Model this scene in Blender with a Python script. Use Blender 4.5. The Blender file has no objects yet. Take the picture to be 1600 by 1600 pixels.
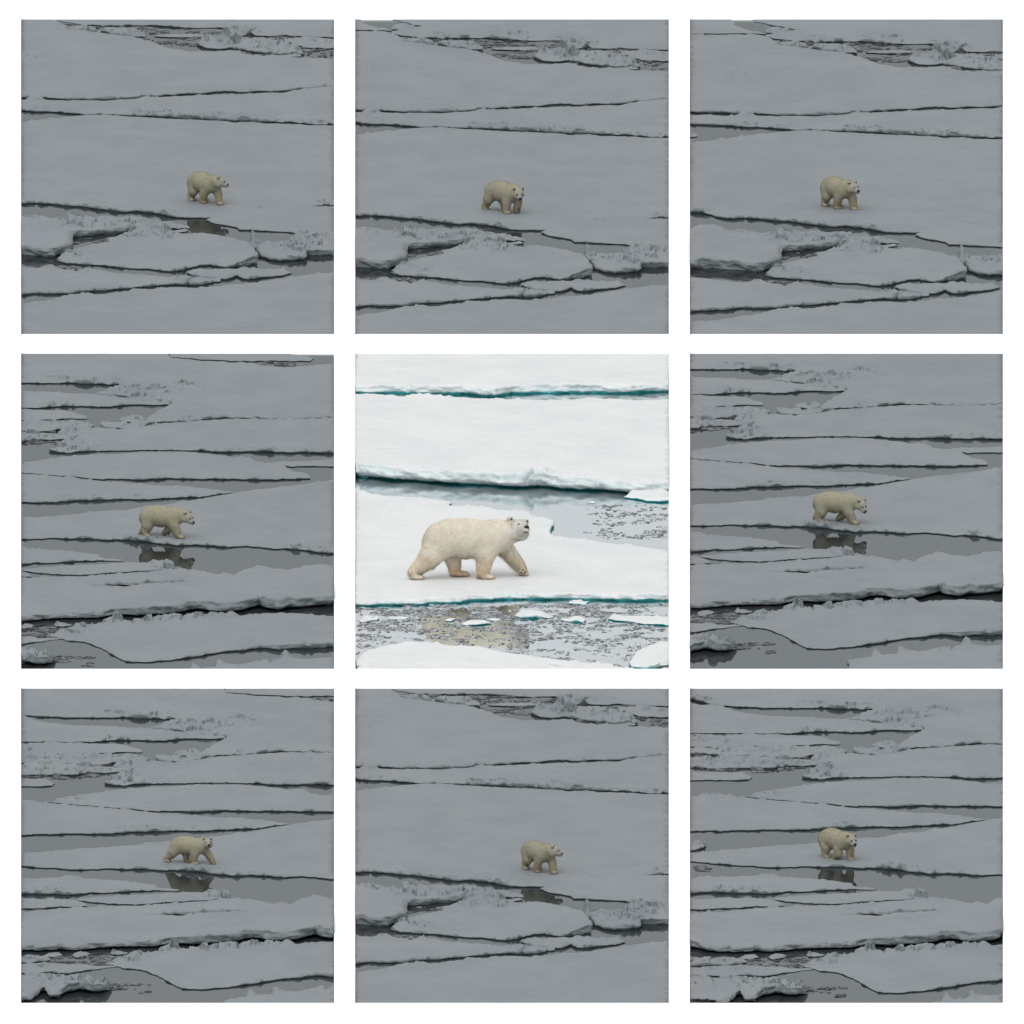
# Nine views of polar bears on drifting sea ice, set side by side in a white dividing frame.
# All nine lie on one flat sea: every pool of the frame holds its own floes, water and bear.
import bpy, math, random
import numpy as np
from mathutils import Vector
from mathutils.geometry import delaunay_2d_cdt

scene = bpy.context.scene

# ------------------------------------------------------------------ camera
PITCH = math.radians(10.0)
FOV = math.radians(1.0)
PXM = 48.0                                   # photo pixels per metre in the middle of the view
DIST = (1600 / PXM) / 2 / math.tan(FOV / 2)
CAM = np.array([0.0, -DIST * math.cos(PITCH), DIST * math.sin(PITCH)])
FWD = np.array([0.0, math.cos(PITCH), -math.sin(PITCH)])
UPV = np.array([0.0, math.sin(PITCH), math.cos(PITCH)])
cam_data = bpy.data.cameras.new('camera')
cam_data.sensor_width = 36
cam_data.sensor_height = 36
cam_data.angle = FOV
cam_data.clip_start = 10
cam_data.clip_end = 20000
cam = bpy.data.objects.new('camera', cam_data)
cam.location = CAM
cam.rotation_euler = (math.pi / 2 - PITCH, 0, 0)
scene.collection.objects.link(cam)
scene.camera = cam

# ------------------------------------------------------------------ overcast sky, soft sun, exposure
SUN_EL, SUN_AZ = math.radians(58), math.radians(200)      # high, behind the camera
world = bpy.data.worlds.new('World')
scene.world = world
world.use_nodes = True
wn, wl = world.node_tree.nodes, world.node_tree.links
sky = wn.new('ShaderNodeTexSky')
sky.sky_type = 'NISHITA'
sky.sun_disc = False
sky.sun_elevation = SUN_EL
sky.sun_rotation = SUN_AZ
sky.dust_density = 4.0
sky.ozone_density = 1.0
hsv = wn.new('ShaderNodeHueSaturation')                   # cloud deck: almost no blue left
hsv.inputs['Saturation'].default_value = 0.10
wl.new(sky.outputs[0], hsv.inputs['Color'])
cloud = wn.new('ShaderNodeMix')                           # an even overcast veil over the sky
cloud.data_type = 'RGBA'
cloud.inputs[0].default_value = 0.7
cloud.inputs[7].default_value = (6.2, 6.3, 6.4, 1)
wl.new(hsv.outputs[0], cloud.inputs[6])
wl.new(cloud.outputs[2], wn['Background'].inputs['Color'])
wn['Background'].inputs['Strength'].default_value = 0.15

sun_data = bpy.data.lights.new('sun', 'SUN')
sun_data.energy = 1.1
sun_data.angle = math.radians(50)
sun_data.color = (1.0, 0.985, 0.96)
sun = bpy.data.objects.new('sun', sun_data)
sd = Vector((math.sin(SUN_AZ) * math.cos(SUN_EL), math.cos(SUN_AZ) * math.cos(SUN_EL), math.sin(SUN_EL)))
sun.rotation_euler = sd.to_track_quat('Z', 'Y').to_euler()
scene.collection.objects.link(sun)

scene.view_settings.view_transform = 'Standard'
scene.view_settings.look = 'None'
scene.view_settings.gamma = 1.0
scene.view_settings.use_curve_mapping = False
scene.view_settings.exposure = 0.0
scene.render.film_transparent = False
scene.cycles.max_bounces = 6
scene.cycles.use_denoising = True

# ------------------------------------------------------------------ helpers
T = math.tan(FOV / 2)


def ground(u, v, z):
    """point(s) at height z that the photo's pixel (u, v) looks at"""
    u = np.asarray(u, float)
    v = np.asarray(v, float)
    z = np.broadcast_to(np.asarray(z, float), u.shape)
    a = (u - 800) / 800 * T
    b = (800 - v) / 800 * T
    d = np.stack([a, FWD[1] + UPV[1] * b, FWD[2] + UPV[2] * b], -1)
    t = (z - CAM[2]) / d[..., 2]
    return CAM + d * t[..., None]


def hash01(ix, iy, seed):
    n = (ix.astype(np.int64) * 374761393 + iy.astype(np.int64) * 668265263 + seed * 1274126177) & 0x7FFFFFFF
    n = ((n ^ (n >> 13)) * 1274126177) & 0x7FFFFFFF
    n = n ^ (n >> 16)
    return (n & 0xFFFFFF) / float(0xFFFFFF)


def vnoise(x, y, seed=0):
    x0, y0 = np.floor(x), np.floor(y)
    fx, fy = x - x0, y - y0
    fx, fy = fx * fx * (3 - 2 * fx), fy * fy * (3 - 2 * fy)
    ix, iy = x0.astype(np.int64), y0.astype(np.int64)
    a, b = hash01(ix, iy, seed), hash01(ix + 1, iy, seed)
    c, d = hash01(ix, iy + 1, seed), hash01(ix + 1, iy + 1, seed)
    return (a * (1 - fx) + b * fx) * (1 - fy) + (c * (1 - fx) + d * fx) * fy


def fbm(x, y, seed=0, octaves=4):
    s, amp, tot = 0, 1.0, 0
    for o in range(octaves):
        s = s + amp * vnoise(x * 2 ** o, y * 2 ** o, seed + o * 17)
        tot += amp
        amp *= 0.55
    return s / tot


def blocks(x, y, seed=0):
    """heaped broken blocks: every cell a tilted slab of its own height"""
    ix, iy = np.floor(x).astype(np.int64), np.floor(y).astype(np.int64)
    best = np.full(x.shape, 9.0)
    out = np.zeros(x.shape)
    for dx in (-1, 0, 1):
        for dy in (-1, 0, 1):
            cx, cy = ix + dx, iy + dy
            px = cx + hash01(cx, cy, seed)
            py = cy + hash01(cx, cy, seed + 1)
            d = np.hypot(x - px, y - py)
            hgt = hash01(cx, cy, seed + 2)
            tx = hash01(cx, cy, seed + 3) - 0.5
            ty = hash01(cx, cy, seed + 4) - 0.5
            h = hgt + (x - px) * tx + (y - py) * ty - 0.28 * d
            m = d < best
            best = np.where(m, d, best)
            out = np.where(m, h, out)
    return np.clip(out, 0, 1.3)


def link(o):
    scene.collection.objects.link(o)
    return o


def mesh_object(name, verts, faces, material, smooth=True, parent=None):
    me = bpy.data.meshes.new(name)
    me.from_pydata([tuple(p) for p in np.asarray(verts).tolist()], [], faces)
    me.materials.append(material)
    if smooth:
        me.polygons.foreach_set('use_smooth', [True] * len(me.polygons))
    me.update()
    o = link(bpy.data.objects.new(name, me))
    if parent:
        o.parent = parent
    return o


def tag(o, label=None, category=None, group=None, kind=None):
    if label:
        o['label'] = label
    if category:
        o['category'] = category
    if group:
        o['group'] = group
    if kind:
        o['kind'] = kind
    return o


# ------------------------------------------------------------------ materials
class Nodes:
    def __init__(self, name):
        self.m = bpy.data.materials.new(name)
        self.m.use_nodes = True
        self.t = self.m.node_tree
        self.out = self.t.nodes['Material Output']
        self.bsdf = self.t.nodes['Principled BSDF']

    def new(self, kind, **kw):
        n = self.t.nodes.new(kind)
        for k, v in kw.items():
            setattr(n, k, v)
        return n

    def put(self, sock, val):
        if isinstance(val, bpy.types.NodeSocket):
            self.t.links.new(val, sock)
        else:
            sock.default_value = val

    def math(self, op, a, b=0.0, clamp=False):
        n = self.new('ShaderNodeMath', operation=op, use_clamp=clamp)
        self.put(n.inputs[0], a)
        self.put(n.inputs[1], b)
        return n.outputs[0]

    def mix(self, f, a, b):
        n = self.new('ShaderNodeMix', data_type='RGBA')
        self.put(n.inputs[0], f)
        self.put(n.inputs[6], a if not isinstance(a, tuple) else (*a[:3], 1))
        self.put(n.inputs[7], b if not isinstance(b, tuple) else (*b[:3], 1))
        return n.outputs[2]

    def noise(self, vec, scale, detail=4, rough=0.55):
        n = self.new('ShaderNodeTexNoise')
        n.inputs['Scale'].default_value = scale
        n.inputs['Detail'].default_value = detail
        n.inputs['Roughness'].default_value = rough
        self.put(n.inputs['Vector'], vec)
        return n.outputs['Fac']

    def scaled(self, vec, s):
        n = self.new('ShaderNodeVectorMath', operation='MULTIPLY')
        self.put(n.inputs[0], vec)
        n.inputs[1].default_value = s
        return n.outputs[0]

    def ramp(self, f, lo, hi):
        n = self.new('ShaderNodeMapRange', interpolation_type='SMOOTHSTEP')
        self.put(n.inputs[0], f)
        n.inputs[1].default_value = lo
        n.inputs[2].default_value = hi
        return n.outputs[0]


def rgb(c, k=1.0):
    return tuple(x * k for x in c)


# The collage tones eight of its views down to a muted grey; only the middle view is at full brightness.
# Their dimming is put into the colours, as darker copies of the same materials.
MUTED = dict(snow=(0.224, 0.244, 0.258), snow2=(0.203, 0.223, 0.239), ice=(0.15, 0.176, 0.185), ice2=(0.205, 0.227, 0.238),
             wet=(0.05, 0.095, 0.098), wet_hi=0.03)
FULL = dict(snow=(0.685, 0.695, 0.692), snow2=(0.635, 0.65, 0.652), ice=(0.56, 0.65, 0.66), ice2=(0.72, 0.745, 0.75),
            wet=(0.035, 0.27, 0.28), wet_hi=0.11)


def ice_material(name, c):
    n = Nodes(name)
    geo = n.new('ShaderNodeNewGeometry')
    pos = geo.outputs['Position']
    sep = n.new('ShaderNodeSeparateXYZ')
    n.put(sep.inputs[0], geo.outputs['Normal'])
    sepp = n.new('ShaderNodeSeparateXYZ')
    n.put(sepp.inputs[0], pos)
    drift = n.noise(n.scaled(pos, (0.5, 0.35, 0.5)), 1.0, 5)
    ridge = n.noise(n.scaled(pos, (0.9, 2.4, 1.0)), 1.0, 6, 0.62)        # wind crust in long low ripples
    patch = n.noise(n.scaled(pos, (0.16, 0.05, 0.3)), 1.0, 3)
    snow = n.mix(n.ramp(n.math('ADD', n.math('MULTIPLY', drift, 0.5), n.math('MULTIPLY', n.math('ADD', ridge, patch), 0.25)), 0.41, 0.59), c['snow'], c['snow2'])
    rag = n.noise(n.scaled(pos, (2.2, 2.2, 7.0)), 1.0, 5, 0.6)
    ice = n.mix(n.ramp(rag, 0.38, 0.66), c['ice'], c['ice2'])
    steep = n.math('ADD', sep.outputs[2], n.math('MULTIPLY', n.math('SUBTRACT', rag, 0.5), 0.7))
    col = n.mix(n.ramp(steep, 0.40, 0.86), ice, snow)
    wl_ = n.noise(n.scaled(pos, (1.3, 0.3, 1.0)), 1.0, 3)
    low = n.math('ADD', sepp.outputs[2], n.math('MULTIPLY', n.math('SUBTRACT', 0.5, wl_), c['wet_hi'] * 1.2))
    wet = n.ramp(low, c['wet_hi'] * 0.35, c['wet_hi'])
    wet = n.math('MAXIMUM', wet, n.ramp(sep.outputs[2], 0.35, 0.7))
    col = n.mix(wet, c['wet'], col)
    n.put(n.bsdf.inputs['Base Color'], col)
    n.put(n.bsdf.inputs['Roughness'], 0.65)
    n.put(n.bsdf.inputs['Specular IOR Level'], 0.12)
    bump = n.new('ShaderNodeBump')
    bump.inputs['Strength'].default_value = 0.8
    bump.inputs['Distance'].default_value = 0.045
    n.put(bump.inputs['Height'], n.math('ADD', n.noise(n.scaled(pos, (5, 5, 9)), 1.0, 6, 0.6), n.math('ADD', n.math('MULTIPLY', drift, 3.0), n.math('MULTIPLY', ridge, 2.2))))
    n.put(n.bsdf.inputs['Normal'], bump.outputs[0])
    return n.m


def water_material(name, body, tint, ripple, mirror):
    n = Nodes(name)
    n.t.nodes.remove(n.bsdf)
    geo = n.new('ShaderNodeNewGeometry')
    pos = geo.outputs['Position']
    bump = n.new('ShaderNodeBump')
    bump.inputs['Strength'].default_value = ripple
    bump.inputs['Distance'].default_value = 0.01
    n.put(bump.inputs['Height'], n.math('ADD', n.noise(n.scaled(pos, (1.2, 1.0, 1)), 1.0, 3), n.noise(n.scaled(pos, (0.25, 0.12, 1)), 1.0, 2)))
    gl = n.new('ShaderNodeBsdfGlossy')
    gl.inputs['Color'].default_value = (*tint, 1)
    gl.inputs['Roughness'].default_value = 0.03
    n.put(gl.inputs['Normal'], bump.outputs[0])
    df = n.new('ShaderNodeBsdfDiffuse')
    df.inputs['Color'].default_value = (*body, 1)
    lw = n.new('ShaderNodeLayerWeight')
    lw.inputs['Blend'].default_value = 0.5
    grazing = n.math('POWER', lw.outputs['Facing'], mirror)
    mx = n.new('ShaderNodeMixShader')
    n.put(mx.inputs[0], grazing)
    n.put(mx.inputs[1], df.outputs[0])
    n.put(mx.inputs[2], gl.outputs[0])
    n.put(n.out.inputs['Surface'], mx.outputs[0])
    return n.m


def plain(name, col, rough=0.6, spec=0.3, var=0.0, scale=6.0):
    n = Nodes(name)
    if var:
        tc = n.new('ShaderNodeTexCoord')
        f = n.noise(tc.outputs['Object'], scale, 4)
        n.put(n.bsdf.inputs['Base Color'], n.mix(n.ramp(f, 0.3, 0.7), rgb(col, 1 - var), rgb(col, 1 + var)))
    else:
        n.put(n.bsdf.inputs['Base Color'], (*col, 1))
    n.put(n.bsdf.inputs['Roughness'], rough)
    n.put(n.bsdf.inputs['Specular IOR Level'], spec)
    return n.m


def fur_material(name, k):   # k: tone of the view
    n = Nodes(name)
    at = n.new('ShaderNodeAttribute', attribute_name='coat')
    n.put(n.bsdf.inputs['Base Color'], n.scaled(at.outputs['Color'], k))
    n.put(n.bsdf.inputs['Roughness'], 0.75)
    n.put(n.bsdf.inputs['Specular IOR Level'], 0.15)
    return n.m


M_ICE = {'muted': ice_material('muted_snow_and_ice', MUTED), 'full': ice_material('snow_and_ice', FULL)}
M_WATER = {'muted': water_material('muted_sea_water', (0.16, 0.175, 0.18), (0.235, 0.252, 0.262), 0.16, 0.6),
           'full': water_material('sea_water', (0.03, 0.06, 0.065), (0.79, 0.825, 0.845), 0.22, 0.6)}


def slush_material(name, k):
    n = Nodes(name)
    at = n.new('ShaderNodeAttribute', attribute_name='grey')
    n.put(n.bsdf.inputs['Base Color'], n.scaled(at.outputs['Color'], (k, k * 1.06, k * 1.09)))
    n.put(n.bsdf.inputs['Roughness'], 0.5)
    n.put(n.bsdf.inputs['Specular IOR Level'], 0.1)
    return n.m


M_SLUSH = {'muted': slush_material('muted_slush', 0.36), 'full': slush_material('slush', 1.0)}
M_FRAME = plain('white_paint', (0.97, 0.97, 0.97), 0.9, 0.0)


def strand_material(name, k):
    n = Nodes(name)
    n.t.nodes.remove(n.bsdf)
    at = n.new('ShaderNodeAttribute', attribute_name='coat')
    col = n.scaled(at.outputs['Color'], k)
    d = n.new('ShaderNodeBsdfDiffuse')
    n.put(d.inputs['Color'], col)
    n.put(n.out.inputs['Surface'], d.outputs[0])
    return n.m


M_HAIR = {'muted': strand_material('muted_hair', (0.475, 0.487, 0.43)), 'full': strand_material('hair', (1, 1, 1))}
M_FUR = {'muted': fur_material('muted_fur', (0.475, 0.487, 0.43)), 'full': fur_material('fur', (1, 1, 1))}
M_BLACK = plain('black_skin', (0.008, 0.008, 0.009), 0.45, 0.25)
M_EAR = {'muted': plain('muted_ear_skin', (0.03, 0.03, 0.026), 0.8, 0.1), 'full': plain('ear_skin', (0.10, 0.09, 0.085), 0.8, 0.1)}

# ------------------------------------------------------------------ panels
COLS = [(33, 522), (555, 1045), (1078, 1567)]
ROWS = [(33, 522), (555, 1045), (1078, 1567)]
PLACE = [['top left', 'top middle', 'top right'], ['middle left', 'central', 'middle right'], ['bottom left', 'bottom middle', 'bottom right']]


class Panel:
    def __init__(self, row, col, kind, dx, dy):
        self.rect = (*COLS[col], *ROWS[row])
        self.origin = (28 + 522 * col, 28 + 522 * row)
        self.kind, self.dx, self.dy = kind, dx, dy
        self.place = PLACE[row][col]
        self.tone = 'full' if kind == 'C' else 'muted'

    def pix(self, x, y):
        t = np.asarray(y, float) / 1600
        X = np.asarray(x, float) + self.dx[0] * (1 - t) + self.dx[1] * t
        Y = np.asarray(y, float) + self.dy[0] * (1 - t) + self.dy[1] * t
        return self.origin[0] + X / 3.2, self.origin[1] + Y / 3.2


PANELS = [
    Panel(0, 0, 'A', (0, 0), (0, 0)), Panel(0, 1, 'A', (15, -3), (64, 60)), Panel(0, 2, 'A', (215, 198), (81, 70)),
    Panel(1, 0, 'B', (0, 0), (0, 0)), Panel(1, 1, 'C', (0, 0), (0, 0)), Panel(1, 2, 'B', (33, 67), (-69, -66)),
    Panel(2, 0, 'B', (275, 282), (6, -36)), Panel(2, 1, 'A', (0, 0), (3, 3)), Panel(2, 2, 'B', (425, 420), (-49, -15)),
]

# ------------------------------------------------------------------ the sea
far = 6000.0
wo = mesh_object('water', [(-far, -far, 0), (far, -far, 0), (far, far, 0), (-far, far, 0)], [(0, 1, 2, 3)], M_WATER['muted'], False)
tag(wo, 'calm dark grey sea water between the floes', kind='structure')
cx0, cx1, cy0, cy1 = PANELS[4].rect
q = ground([cx0 - 8, cx1 + 8, cx1 + 8, cx0 - 8], [cy1 + 8, cy1 + 8, cy0 - 8, cy0 - 8], 0.004)
wo = mesh_object('water', q, [(0, 1, 2, 3)], M_WATER['full'], False)
tag(wo, 'pale mirror calm water of the bright central panel', kind='structure')

# ------------------------------------------------------------------ white borders of the collage, built as a raised frame
FRAME_Z = 0.12
LEDGE = 0.008


def build_frame():
    us = [-60] + [e for c in COLS for e in c] + [1660]
    drop = (FRAME_Z - LEDGE) * PXM * math.cos(PITCH)
    slope_px = 0.5 * math.sin(PITCH) * PXM
    vs = [-60]
    for (a, b) in ROWS:
        vs += [a - drop - slope_px, b]
    vs += [1660]
    nu, nv = len(us), len(vs)
    U, V = np.meshgrid(us, vs)
    top = ground(U.ravel(), V.ravel(), FRAME_Z)
    verts = [tuple(p) for p in top]
    faces = []
    for j in range(nv - 1):
        for i in range(nu - 1):
            if i % 2 == 1 and j % 2 == 1:
                a, b, c, d = j * nu + i, j * nu + i + 1, (j + 1) * nu + i + 1, (j + 1) * nu + i
                lo = []
                for k, back in ((a, True), (b, True), (c, False), (d, False)):
                    p = top[k]
                    lo.append(len(verts))
                    verts.append((p[0], p[1] - (1.2 if back else 0.0), -0.3))
                faces += [(a, b, lo[1], lo[0]), (b, c, lo[2], lo[1]), (c, d, lo[3], lo[2]), (d, a, lo[0], lo[3])]
            else:
                faces.append((j * nu + i, (j + 1) * nu + i, (j + 1) * nu + i + 1, j * nu + i + 1))
    # outer skirt
    def ring():
        r = [(0, i) for i in range(nu)] + [(j, nu - 1) for j in range(1, nv)]
        r += [(nv - 1, i) for i in range(nu - 2, -1, -1)] + [(j, 0) for j in range(nv - 2, 0, -1)]
        return r
    rg = [j * nu + i for j, i in ring()]
    base = len(verts)
    for k in rg:
        verts.append((top[k][0], top[k][1], -0.3))
    n = len(rg)
    for k in range(n):
        faces.append((rg[k], rg[(k + 1) % n], base + (k + 1) % n, base + k))
    # rails added down the column gaps, raised to lessen shade from tall ice
    for (ua, ub) in ((-60, COLS[0][0]), (COLS[0][1], COLS[1][0]), (COLS[1][1], COLS[2][0]), (COLS[2][1], 1660)):
        b = len(verts)
        uu = [ua + 0.25, ub - 0.25, ub - 0.25, ua + 0.25]
        for p in ground(uu, [1659, 1659, -59, -59], 0.23):
            verts.append(tuple(p))
        for p in ground(uu, [1659, 1659, -59, -59], 0.05):
            verts.append(tuple(p))
        faces += [(b, b + 1, b + 2, b + 3), (b, b + 4, b + 5, b + 1), (b + 1, b + 5, b + 6, b + 2), (b + 2, b + 6, b + 7, b + 3), (b + 3, b + 7, b + 4, b)]
    o = mesh_object('collage_border', verts, faces, M_FRAME, False)
    tag(o, 'plain white frame dividing the nine panels', kind='structure')


build_frame()

# ------------------------------------------------------------------ floes
SINP = math.sin(PITCH)


def clip_poly(pts, rect):
    u0, u1, v0, v1 = rect
    for axis, lim, keep_less in ((0, u0, False), (0, u1, True), (1, v0, False), (1, v1, True)):
        out = []
        n = len(pts)
        for i in range(n):
            p, r = pts[i], pts[(i + 1) % n]
            pin = p[axis] <= lim if keep_less else p[axis] >= lim
            rin = r[axis] <= lim if keep_less else r[axis] >= lim
            if pin:
                out.append(p)
            if pin != rin:
                t = (lim - p[axis]) / (r[axis] - p[axis])
                out.append(tuple(p[k] + (r[k] - p[k]) * t for k in range(4)))
        pts = out
        if not pts:
            return []
    return pts


def inside(px, py, poly):
    res = np.zeros(px.shape, bool)
    n = len(poly)
    for i in range(n):
        x1, y1 = poly[i]
        x2, y2 = poly[(i + 1) % n]
        if y1 == y2:
            continue
        c = ((y1 > py) != (y2 > py)) & (px < (x2 - x1) * (py - y1) / (y2 - y1) + x1)
        res ^= c
    return res


def h_at(h, x):
    if isinstance(h, (int, float)):
        return np.full(np.shape(x), float(h))
    return np.interp(x, [p[0] for p in h], [p[1] for p in h])


def seg_dist(x, y, r):
    x0, y0, x1, y1 = r[0], r[1] * 3.0, r[2], r[3] * 3.0
    px, py = x, y * 3.0
    dx, dy = x1 - x0, y1 - y0
    L = dx * dx + dy * dy
    t = np.clip(((px - x0) * dx + (py - y0) * dy) / L, 0, 1) if L > 0 else 0
    return np.hypot(px - x0 - t * dx, py - y0 - t * dy)


def build_floe(panel, spec, seed):
    h, ridges = spec['h'], spec.get('ridges', [])
    crumb = spec.get('crumb', 1.0)
    back = spec.get('back')
    u0, u1, v0, v1 = panel.rect
    rect = (u0 - 0.1, u1 + 0.1, v0 - 14, v1 + 12)
    loops = []
    for k, poly in enumerate([spec['poly']] + spec.get('holes', [])):
        pts = []
        for (x, y) in poly:
            u, v = panel.pix(x, y)
            pts.append((float(u), float(v), x, y))
        pts = clip_poly(pts, rect)
        if len(pts) < 3:
            if k == 0:
                return None
            continue
        dense = []
        n = len(pts)
        for i in range(n):
            p, r = pts[i], pts[(i + 1) % n]
            d = math.hypot(r[0] - p[0], 2 * (r[1] - p[1]))
            m = max(1, int(d / 2.2))
            for j in range(m):
                t = j / m
                dense.append([p[q] + (r[q] - p[q]) * t for q in range(4)])
        D = np.array(dense)
        # drop repeats
        keep = [0]
        for i in range(1, len(D)):
            if abs(D[i, 0] - D[keep[-1], 0]) + abs(D[i, 1] - D[keep[-1], 1]) > 0.05:
                keep.append(i)
        D = D[keep]
        if len(D) < 3:
            if k == 0:
                return None
            continue
        rim = (D[:, 0] <= rect[0] + 0.01) | (D[:, 0] >= rect[1] - 0.01) | (D[:, 1] <= rect[2] + 0.01) | (D[:, 1] >= rect[3] - 0.01)
        sx, sy = D[:, 2] / 3.2, D[:, 3] / 3.2
        a = crumb * np.where(rim, 0, 1)
        D[:, 0] += a * (5.0 * (fbm(sx / 12, sy / 5, 3, 2) - 0.5) + 2.0 * (vnoise(sx / 4, sy / 1.3, 5) - 0.5))
        D[:, 1] += a * (2.4 * (fbm(sx / 26, sy / 6, 7, 2) - 0.5) + 0.9 * (vnoise(sx / 6, sy / 1.5, 9) - 0.5))
        loops.append((D, rim, pts))
    outer = loops[0][0]
    w, hh = np.ptp(outer[:, 0]), np.ptp(outer[:, 1])
    if w < 2.5 or hh < 0.8:
        return None
    # scene coordinates from pixels by local linear inverse of the warp
    def to_scene(u, v):
        X = (u - panel.origin[0]) * 3.2
        Y = (v - panel.origin[1]) * 3.2
        y = (Y - panel.dy[0]) / (1 + (panel.dy[1] - panel.dy[0]) / 1600)
        t = y / 1600
        return X - panel.dx[0] * (1 - t) - panel.dx[1] * t, y

    rng = np.random.default_rng(seed)

    def grid(su, sv):
        gu = np.arange(outer[:, 0].min(), outer[:, 0].max(), su)
        gv = np.arange(outer[:, 1].min(), outer[:, 1].max(), sv)
        U, V = np.meshgrid(gu, gv)
        U = U + rng.uniform(-.35, .35, U.shape) * su
        V = V + rng.uniform(-.35, .35, V.shape) * sv
        return U.ravel(), V.ravel()

    poly2 = [(p[0], p[1]) for p in outer]
    holes2 = [[(p[0], p[1]) for p in L[0]] for L in loops[1:]]
    allb = np.concatenate([L[0][:, :2] for L in loops])
    rimb = np.concatenate([L[1] for L in loops])
    free = allb[~rimb] if (~rimb).any() else allb[:1] + 1e4

    def edge_d(u, v):
        d = np.full(u.shape, 1e9)
        for i in range(0, len(free), 400):
            f = free[i:i + 400]
            dd = np.hypot(u[:, None] - f[None, :, 0], 2.0 * (v[:, None] - f[None, :, 1])).min(1)
            d = np.minimum(d, dd)
        return d

    coarse = [(p[0], p[1]) for p in loops[0][2]]
    U, V = [], []

    def add(gu, gv, dmin):
        m = inside(gu, gv, coarse)
        gu, gv = gu[m], gv[m]
        if len(gu):
            ed = edge_d(gu, gv)
            U.append(gu[ed > dmin])
            V.append(gv[ed > dmin])
    add(*grid(10, 4), 4)
    nfree = len(free)
    add((free[:, None, 0] + rng.uniform(-7, 7, (nfree, 5))).ravel(), (free[:, None, 1] + rng.uniform(-3.5, 3.5, (nfree, 5))).ravel(), 1.3)
    for r in ridges:
        rad = r[4] / 3.2
        pu, pv = panel.pix(np.array([r[0], r[2]]), np.array([r[1], r[3]]))
        a0, a1 = max(pu.min() - rad, rect[0]), min(pu.max() + rad, rect[1])
        b0, b1 = max(pv.min() - rad / 3, rect[2]), min(pv.max() + rad / 3, rect[3])
        if a1 <= a0 or b1 <= b0:
            continue
        nr = int((a1 - a0) * (b1 - b0) / 2.4) + 4
        gu, gv = rng.uniform(a0, a1, nr), rng.uniform(b0, b1, nr)
        sx, sy = to_scene(gu, gv)
        m = seg_dist(sx, sy, r) < r[4]
        add(gu[m], gv[m], 1.3)
    iu, iv = np.concatenate(U), np.concatenate(V)
    nb = len(allb)
    cu = np.concatenate([allb[:, 0], iu])
    cv = np.concatenate([allb[:, 1], iv])
    edges, o = [], 0
    for L, _, _ in loops:
        n = len(L)
        edges += [(o + i, o + (i + 1) % n) for i in range(n)]
        o += n
    res = delaunay_2d_cdt([Vector((float(a), float(b) * 2.5)) for a, b in zip(cu, cv)], edges, [], 0, 1e-4)
    P = np.array([(p.x, p.y / 2.5) for p in res[0]])
    F = np.array([f for f in res[2] if len(f) == 3])
    if len(F) == 0:
        return None
    c = P[F].mean(1)
    ok = inside(c[:, 0], c[:, 1], poly2)
    for hp in holes2:
        ok &= ~inside(c[:, 0], c[:, 1], hp)
    F = F[ok]
    if len(F) == 0:
        return None
    used = np.unique(F)
    remap = -np.ones(len(P), int)
    remap[used] = np.arange(len(used))
    P, F = P[used], remap[F]
    # counter-clockwise seen from above (v points down)
    a, b, c_ = P[F[:, 0]], P[F[:, 1]], P[F[:, 2]]
    area = (b[:, 0] - a[:, 0]) * (c_[:, 1] - a[:, 1]) - (b[:, 1] - a[:, 1]) * (c_[:, 0] - a[:, 0])
    F[area > 0] = F[area > 0][:, ::-1]
    # heights
    sx, sy = to_scene(P[:, 0], P[:, 1])
    mx, my = sx / 3.2 / PXM, sy / 3.2 / PXM / SINP
    base = h_at(h, sx)
    if back:
        base = base * np.interp(sy, [back[0], back[1]], [back[2], 1.0])
    vary = np.clip((0.22 - base) / 0.08, 0, 1)                    # thin floes: freeboard comes and goes along an edge
    base = base * (1 + vary * (0.95 * fbm(mx * 0.9, my * 0.25, 25, 3) - 0.5))
    base = np.where(P[:, 1] > v1 - 5, np.minimum(base, 0.10), base)
    side = np.clip(np.minimum(P[:, 0] - u0, u1 - P[:, 0]), 0, None)
    base = np.minimum(base, (0.50 if panel.kind == 'C' else 0.34) + 0.02 * side)
    base = np.minimum(base, 0.012 + 0.007 * np.clip(P[:, 1] - v0, 0, None))   # the far ends slope down to the frame
    ed = edge_d(P[:, 0], P[:, 1])
    calm = np.clip((P[:, 1] - v0 - 2) / 9, 0, 1) * np.clip((v1 - 1 - P[:, 1]) / 5, 0, 1) * np.clip(side / 8, 0, 1)                  # nothing rises against the frame
    heap = np.zeros(len(P))
    z = base + calm * 0.05 * (fbm(mx * 0.35, my * 0.16, 21) - 0.5) * np.clip(ed / 20, 0, 1)
    soft = np.clip(1 - ed / 5, 0, 1)
    z -= np.minimum(0.035, 0.3 * base) * soft ** 2
    lump = np.clip(fbm(mx * 4.5, my * 2.2, 31, 3) - 0.56, 0, 1)
    z += calm * crumb * lump * np.clip(1 - ed / 7, 0, 1) * 0.24 * np.clip(base / 0.08, 0.5, 1.2)
    for r in ridges:
        d = seg_dist(sx, sy, r) / r[4]
        prof = np.clip(1 - d * d, 0, 1)
        kind = r[6] if len(r) > 6 else 'rubble'
        if kind == 'rubble':
            n = 1.2 * blocks(mx * 3.2, my * 2.4, 41) + 0.8 * (fbm(mx * 8, my * 5, 43) - 0.4) - 0.1
        elif kind == 'spike':
            n = 1.0
            prof = np.clip(1 - d, 0, 1) * (0.7 + 0.8 * (fbm(mx * 6, my * 5, 45) - 0.3))
        else:
            n = 0.8 + 0.4 * (fbm(mx * 1.5, my * 0.8, 47) - 0.5)
        z += calm * r[5] * prof * n
        if kind == 'rubble':
            heap = np.maximum(heap, prof)
    z = np.maximum(z, 0.018)
    W = ground(P[:, 0], P[:, 1], base)
    W[:, 2] = z
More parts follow.
